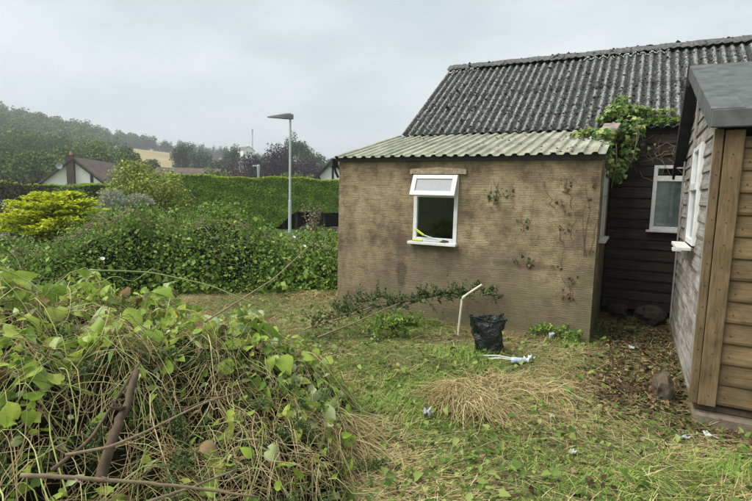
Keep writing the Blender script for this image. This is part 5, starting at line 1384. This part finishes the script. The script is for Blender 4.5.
# ------------------------------------------------------------------ brush pile
def pile_h(u, v):
    du = (u + 1.95) / np.where(u > -1.95, 1.93 - .32 * np.clip((2.6 - v) / 1.2, 0, 1), 2.6); dv = (v - 2.95) / np.where(v > 2.95, 1.15, 1.75)
    h = 1.0 * np.clip(1 - np.abs(du) ** 2.2, 0, 1) * np.clip(1 - np.abs(dv) ** 2.3, 0, 1) ** .8
    return h * (.95 + .10 * np.sin(3.1 * u + 1) * np.cos(2.7 * v) + .09 * np.sin(6.3 * u - 4 * v) + .06 * np.sin(11 * u + 9 * v))
def pile():
    rg = np.random.default_rng(101)
    b0 = np.array(uv2xy(-1.9, 2.8)); zg = float(gz(*b0)); B0 = np.array([b0[0], b0[1], zg])
    t = thing('brush_pile', 'large heap of cut vines leaves and brambles filling the lower left', 'brush pile', B0)
    def W(u, v, h): 
        X, Y = uv2xy(u, v); return np.stack([X, Y, gz(X, Y) + h], -1) - B0
    us = np.linspace(-4.4, .2, 64); vs = np.linspace(.9, 4.3, 52); U_, V_ = np.meshgrid(us, vs)
    Hh = pile_h(U_, V_); V = W(U_, V_, Hh * .86 - .07 + .03 * np.sin(17 * U_) * np.sin(15 * V_)).reshape(-1, 3)
    F = np.array([(i * 64 + j, i * 64 + j + 1, i * 64 + 65 + j, i * 64 + 64 + j) for i in range(51) for j in range(63)])
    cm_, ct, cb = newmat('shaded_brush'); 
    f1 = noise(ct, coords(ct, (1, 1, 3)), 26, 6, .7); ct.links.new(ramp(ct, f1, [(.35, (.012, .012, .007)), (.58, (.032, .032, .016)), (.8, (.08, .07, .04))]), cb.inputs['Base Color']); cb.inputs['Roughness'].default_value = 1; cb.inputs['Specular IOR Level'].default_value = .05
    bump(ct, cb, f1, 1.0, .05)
    link('core', mesh('core', V, F, True), cm_, t)
    # stems
    def stems(n, ln, rad, lift, mat, name, umin=-4.2, umax=-.05, vmin=1.0, vmax=3.9, bend=.9, down=0.0, sides=4):
        lst = []
        while len(lst) < n:
            u0, v0 = rg.uniform(umin, umax), rg.uniform(vmin, vmax)
            if pile_h(np.array(u0), np.array(v0)) < .06: continue
            a_ = rg.uniform(0, 6.28) if rg.random() > down else -math.pi / 2 + rg.normal(0, .7)
            l_ = rg.uniform(*ln); m_ = 10; s_ = np.linspace(0, 1, m_)
            aa = a_ + bend * rg.normal() * s_ * 1.5 + .35 * rg.normal() * np.sin(s_ * 5)
            uu = u0 + np.cumsum(np.cos(aa)) * l_ / m_; vv = v0 + np.cumsum(np.sin(aa)) * l_ / m_
            hh = pile_h(uu, vv) + rg.uniform(-.05, lift) + rg.uniform(0, lift) * np.sin(s_ * math.pi * rg.uniform(.6, 2.2)) + .02 * np.sin(s_ * 12 + rg.uniform(0, 6))
            lst.append(tube_arr(W(uu, vv, np.maximum(hh, .01)), np.linspace(1, .5, m_) * rg.uniform(*rad), sides))
        V, F = merge(lst); o = link(name, mesh(name, V, F, True), mat, t); o['kind'] = 'stuff'
    DRYST = leafmat('dry_vine_stems', [(0, (0.119, 0.092, 0.050)), (.35, (0.264, 0.209, 0.099)), (.7, (0.436, 0.332, 0.166)), (1, (0.660, 0.529, 0.309))], 0, .7, .2)
    GRNST = leafmat('green_vine_stems', [(0, (0.166, 0.226, 0.059)), (.6, (0.360, 0.434, 0.132)), (1, (0.570, 0.630, 0.264))], .1, .5, .3)
    stems(560, (.3, 1.1), (.0010, .0034), .07, DRYST, 'dry_stem', bend=1.1)
    stems(330, (.3, .9), (.0018, .0036), .11, GRNST, 'green_stem', bend=1.0)
    stems(650, (.3, .8), (.0009, .0022), .07, DRYST, 'dry_stem', umin=-1.9, umax=-.1, vmin=1.1, vmax=2.9, down=.6, bend=.6)
    stems(380, (.15, .5), (.0010, .0026), .07, STRAW, 'straw_strands', umin=-3.6, umax=-.4, vmin=2.2, vmax=3.8)
    stems(480, (.2, .6), (.0009, .0022), .05, STRAW, 'straw_strands', umin=-.95, umax=.1, vmin=1.3, vmax=3.3, down=.4, bend=.8)
    # leaves
    LF = {
        'fresh': leafmat('vine_leaf_fresh', [(0, (0.173, 0.288, 0.037)), (.5, (0.285, 0.423, 0.067)), (1, (0.468, 0.594, 0.113))], .35, .42, .35, 30),
        'lime': leafmat('vine_leaf_lime', [(0, (0.344, 0.497, 0.069)), (1, (0.550, 0.635, 0.151))], .4, .45, .3, 25),
        'pale': leafmat('vine_leaf_underside', [(0, (0.325, 0.415, 0.192)), (1, (0.585, 0.645, 0.330))], .25, .65, .2, 25),
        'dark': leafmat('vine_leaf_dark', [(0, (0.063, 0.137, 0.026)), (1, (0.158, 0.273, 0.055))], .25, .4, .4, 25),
        'brown': leafmat('vine_leaf_withered', [(0, (.16, .10, .05)), (1, (.34, .24, .13))], .15, .8, .1, 25),
    }
    for m_ in LF.values():      # these hang on single objects: vary by object as well
        t_ = m_.node_tree
        for nd in t_.nodes:
            if nd.type == 'VALTORGB' and nd.inputs['Fac'].links and nd.inputs['Fac'].links[0].from_node.type == 'NEW_GEOMETRY':
                oi = t_.nodes.new('ShaderNodeObjectInfo')
                fr = math_(t_, 'FRACT', math_(t_, 'ADD', oi.outputs['Random'], nd.inputs['Fac'].links[0].from_socket)); t_.links.new(fr, nd.inputs['Fac'])
    def leafshape(curl, fold, seed, twist=0., asp=1.):
        rg2 = np.random.default_rng(seed); m_ = 9; V = []; F = []
        s_ = np.linspace(0, 1, m_)
        half = np.array([.16, .43, .50, .47, .40, .31, .21, .10, .0])
        for i, (q, w_) in enumerate(zip(s_, half)):
            y = q - (.13 if i == 0 else 0)
            for j, k_ in enumerate((-1, -.5, 0, .5, 1)):
                xx = w_ * k_; yy = q + (-.16 * abs(k_) if i <= 1 else 0) + (.04 if i == 0 and k_ == 0 else 0)
                xx = xx * asp; tw_ = twist * (q - .3); xx, zt0 = xx * math.cos(tw_), xx * math.sin(tw_)
                zz = zt0 + .05 * math.sin(9 * q + 6 * k_ + seed * 2) * abs(k_) - curl * q * q + fold * abs(xx) - .12 * curl * abs(k_) ** 2 + .025 * math.sin(5 * q + 3 * k_ + seed) + rg2.normal(0, .008)
                V.append((xx, yy, zz))
        for i in range(m_ - 1):
            for j in range(4): F.append((i * 5 + j, i * 5 + j + 1, i * 5 + 6 + j, i * 5 + 5 + j))
        V += [(-.012, .05, -.01), (.012, .05, -.01), (.008, -.5, -.12), (-.008, -.5, -.12)]; n_ = len(V); F.append((n_ - 4, n_ - 3, n_ - 2, n_ - 1))
        return np.array(V), F
    shapes = {}
    for mk, mt in LF.items():
        shapes[mk] = []
        for k in range(7):
            cu = [.15, .35, .7, .3, .95, .5, .2][k] + (.9 if mk == 'brown' else 0); V, F = leafshape(cu, [.15, .35, .1, .7, .3, .9, .2][k], k + hash_(mk), [0, .8, -.9, .3, 1.4, -.5, 1.0][k], [1, .85, 1.1, .7, .9, .62, 1.15][k])
            me = mesh('leaf', V, F, True); me.materials.append(mt); shapes[mk].append(me)
    keys = list(LF); pr = [.34, .34, .24, .05, .03]
    cnt = 0
    # clump centres named from where the big leaves sit in the photograph
    cl = [(-1.9, 3.2), (-2.1, 3.0), (-.75, 3.05), (-.5, 3.1), (-.35, 3.0), (-.9, 3.2), (-2.2, 2.3), (-1.9, 2.2), (-1.5, 2.2), (-1.2, 2.05), (-1.0, 3.2), (-2.3, 2.75), (-.62, 2.85), (-1.35, 2.4), (-1.65, 1.9), (-1.45, 1.8), (-.55, 2.5), (-.62, 2.05), (-1.7, 2.7), (-2.6, 3.3)]
    while cnt < 300:
        if rg.random() < .62:
            c = cl[rg.integers(len(cl))]; u, v = c[0] + rg.normal(0, .16), c[1] + rg.normal(0, .14)
        else: u, v = rg.uniform(-3.0, -.1), rg.uniform(1.35, 3.6)
        h = float(pile_h(np.array(u), np.array(v)))
        if h < .2: continue
        if u > -1.25 and v < 2.7 and rg.random() < .72: continue
        mk = keys[rg.choice(5, p=pr)]; size = (rg.uniform(.075, .145) if cnt < 190 else rg.uniform(.055, .095)) * float(np.clip(v / 2.8, .55, 1.0)) * (.75 if u < -2.2 else 1)
        p = W(np.array(u), np.array(v), h + rg.uniform(.02, .10))
        X, Y = uv2xy(u, v); tocam = norm(CAM - np.array([X, Y, h]))
        nrm = norm(.55 * tocam + np.array([0, 0, .55]) + .55 * rg.normal(size=3))
        ax = rg.normal(size=3) + np.array([0, 0, -.9]); ax = norm(ax - (ax @ nrm) * nrm); bx_ = np.cross(ax, nrm)
        o = link('leaf', shapes[mk][rg.integers(7)], None, t)
        o.matrix_local = Matrix(((bx_[0] * size, ax[0] * size, nrm[0] * size, p[0]), (bx_[1] * size, ax[1] * size, nrm[1] * size, p[1]), (bx_[2] * size, ax[2] * size, nrm[2] * size, p[2]), (0, 0, 0, 1)))
        cnt += 1
    # small leaves, joined
    for mk, n in (('fresh', 3000), ('dark', 1700), ('pale', 1900), ('brown', 900), ('lime', 2000)):
        u = rg.uniform(-4.0, .0, n); v = rg.uniform(1.1, 4.0, n); h = pile_h(u, v); ok = (h > .1) & ~((u > -1.3) & (v < 2.75) & (rg.random(n) < .75)); u, v, h = u[ok], v[ok], h[ok]; m_ = len(u)
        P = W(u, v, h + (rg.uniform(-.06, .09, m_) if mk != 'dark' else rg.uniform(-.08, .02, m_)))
        V, F = leaves(P, np.array([0, -.5, .8]) + .8 * rg.normal(size=(m_, 3)), rg.uniform(.025, .08, m_), 'lens' if mk in ('pale', 'brown') else 'heart', rg=rg, aspect=rg.uniform(.55, 1.1, (m_, 1, 1)))
        o = link('small_leaves', mesh('small_leaves', V, F), LF[mk], t); o['kind'] = 'stuff'
    # feathery dark needle foliage low on the right flank
    n = 22000; k = rg.integers(0, 90, n); cu, cv_ = rg.uniform(-1.5, -.05, 90), rg.uniform(1.2, 3.0, 90); da = norm(rg.normal(size=(90, 3)) + np.array([0, 0, .3]))
    s_ = rg.uniform(0, .22, n)
    u, v = cu[k], cv_[k]; h = pile_h(u, v)
    P = W(u, v, h * .9 + .0) + da[k] * s_[:, None] + rg.normal(0, .018, (n, 3))
    ok = h > .05; P, kk = P[ok], k[ok]
    V, F = leaves(P, rg.normal(size=P.shape), rg.uniform(.015, .032, len(P)), 'rhomb', axis=da[kk] + .7 * rg.normal(size=P.shape), rg=rg, aspect=.5)
    o = link('needle_foliage', mesh('needle_foliage', V, F), YEW, t); o['kind'] = 'stuff'
def hash_(s): return sum(ord(c) for c in s) % 17
pile()
# larger branches lying on the pile, each its own thing
def stick(name, label, pix, rad, mat=BRANCH, seed=1, knots=True, cat='branch'):
    """pix: photo pixel and real distance for each bend of the branch"""
    rg = np.random.default_rng(seed); W_ = np.array([at(*p) for p in pix]); base = W_[0].copy(); Q = W_ - base
    t = thing(name, label, cat, base)
    m_ = 18; s_ = np.linspace(0, 1, m_); k_ = np.linspace(0, 1, len(Q))
    P = np.stack([np.interp(s_, k_, Q[:, i]) for i in range(3)], 1)
    P[1:-1] = (P[:-2] + 2 * P[1:-1] + P[2:]) / 4; P[1:-1] += rg.normal(0, rad * .10, (m_ - 2, 3))
    rr = np.linspace(rad, rad * .6, m_) * rg.uniform(.95, 1.06, m_)
    MB().tube(P, rr, 9).build('bark_stem', mat, t, smooth=True)
    for k in range(2):
        i = rg.integers(3, m_ - 3); d = norm(rg.normal(size=3) + np.array([0, 0, .4])); l_ = rad * rg.uniform(3, 9)
        MB().tube([P[i], P[i] + d * l_ * .5, P[i] + d * l_ + np.array([0, 0, .1 * l_])], [rad * .4, rad * .3, rad * .15], 6).build('side_twig', mat, t, smooth=True)
    return t
stick('cut_branch', 'thick brown stem standing up through the lower left of the pile', [(99, 482, 1.95), (112, 440, 2.0), (127, 405, 2.1), (137, 370, 2.2)], .021, BARK, 1)
stick('cut_branch', 'long pale stick lying along the bottom left edge', [(20, 475, 1.75), (95, 479, 1.72), (180, 486, 1.72), (258, 497, 1.76)], .0075, BRANCH, 2)
stick('cut_branch', 'pale curved branch crossing in front of the thick brown stem', [(65, 455, 1.9), (110, 447, 1.9), (150, 430, 2.0), (205, 402, 2.2), (240, 392, 2.35)], .006, BRANCH, 3)
stick('cut_branch', 'thin bare cane arching from the pile towards the brambles', [(205, 322, 3.0), (245, 297, 3.3), (275, 278, 3.6), (306, 249, 4.0)], .006, BRANCH, 4)
stick('cut_branch', 'straight pale stick in the bottom corner below the long stick', [(150, 501, 1.7), (190, 488, 1.75), (235, 470, 1.85)], .006, BRANCH, 5)
stick('cut_branch', 'dark thin branch running out of the pile towards the wall', [(318, 337, 4.4), (350, 325, 4.7), (372, 315, 5.0), (400, 303, 5.4)], .009, BRANCH, 6)
stick('cut_branch', 'brown stem leaning diagonally through the left of the pile', [(52, 470, 1.95), (90, 440, 2.05), (140, 362, 2.4)], .008, BARK, 7)
stick('cut_branch', 'green cane lying along the crest of the brush pile', [(90, 270, 3.3), (150, 272, 3.3), (210, 285, 3.2), (260, 306, 3.1)], .005, plain('green_cane', (.24, .28, .10), .5), 8)

# ------------------------------------------------------------------ pale vehicle glimpsed at the left edge
def car():
    p = at(-14, 213, 21); zg = float(gz(p[0], p[1]))
    t = thing('parked_car', 'pale blue white car just showing at the left edge by the golden conifer', 'car', (p[0], p[1], zg), math.atan2(RH[1], RH[0]))
    CARP = plain('pale_car_paint', (.62, .68, .74), .3, .5)
    side = [(-2.0, .28), (2.0, .28), (2.05, .6), (1.95, .78), (1.1, .92), (.55, 1.34), (-1.0, 1.36), (-1.7, .95), (-2.05, .85), (-2.08, .5)]
    MB().prism(side, 'y', -.82, .82).build('body', CARP, t)
    MB().prism([(1.0, .95), (.53, 1.28), (-.95, 1.30), (-1.5, .97)], 'y', -.835, .835).build('side_window', DGLASS, t)
    for wx in (-1.25, 1.25):
        for wy in (-.78, .78):
            wo = MB().tube([(wx, wy - .1, .3), (wx, wy + .1, .3)], .3, 18).build('wheel', plain('tyre', (.02, .02, .02), .8), t)
            MB().tube([(wx, wy - .11, .3), (wx, wy + .11, .3)], .17, 14).build('hub_cap', GALV, wo)
car()

# ------------------------------------------------------------------ haze
HZ, t_, b_ = newmat('haze'); t_.nodes.remove(b_)
pv = t_.nodes.new('ShaderNodeVolumePrincipled'); pv.inputs['Color'].default_value = (.93, .96, 1.0, 1); pv.inputs['Density'].default_value = .0009; pv.inputs['Anisotropy'].default_value = .2
t_.links.new(pv.outputs[0], t_.nodes['Material Output'].inputs['Volume'])
hz = MB().box(-1850, 1850, -1850, 1850, -4, 90).build('haze', HZ); hz['kind'] = 'stuff'
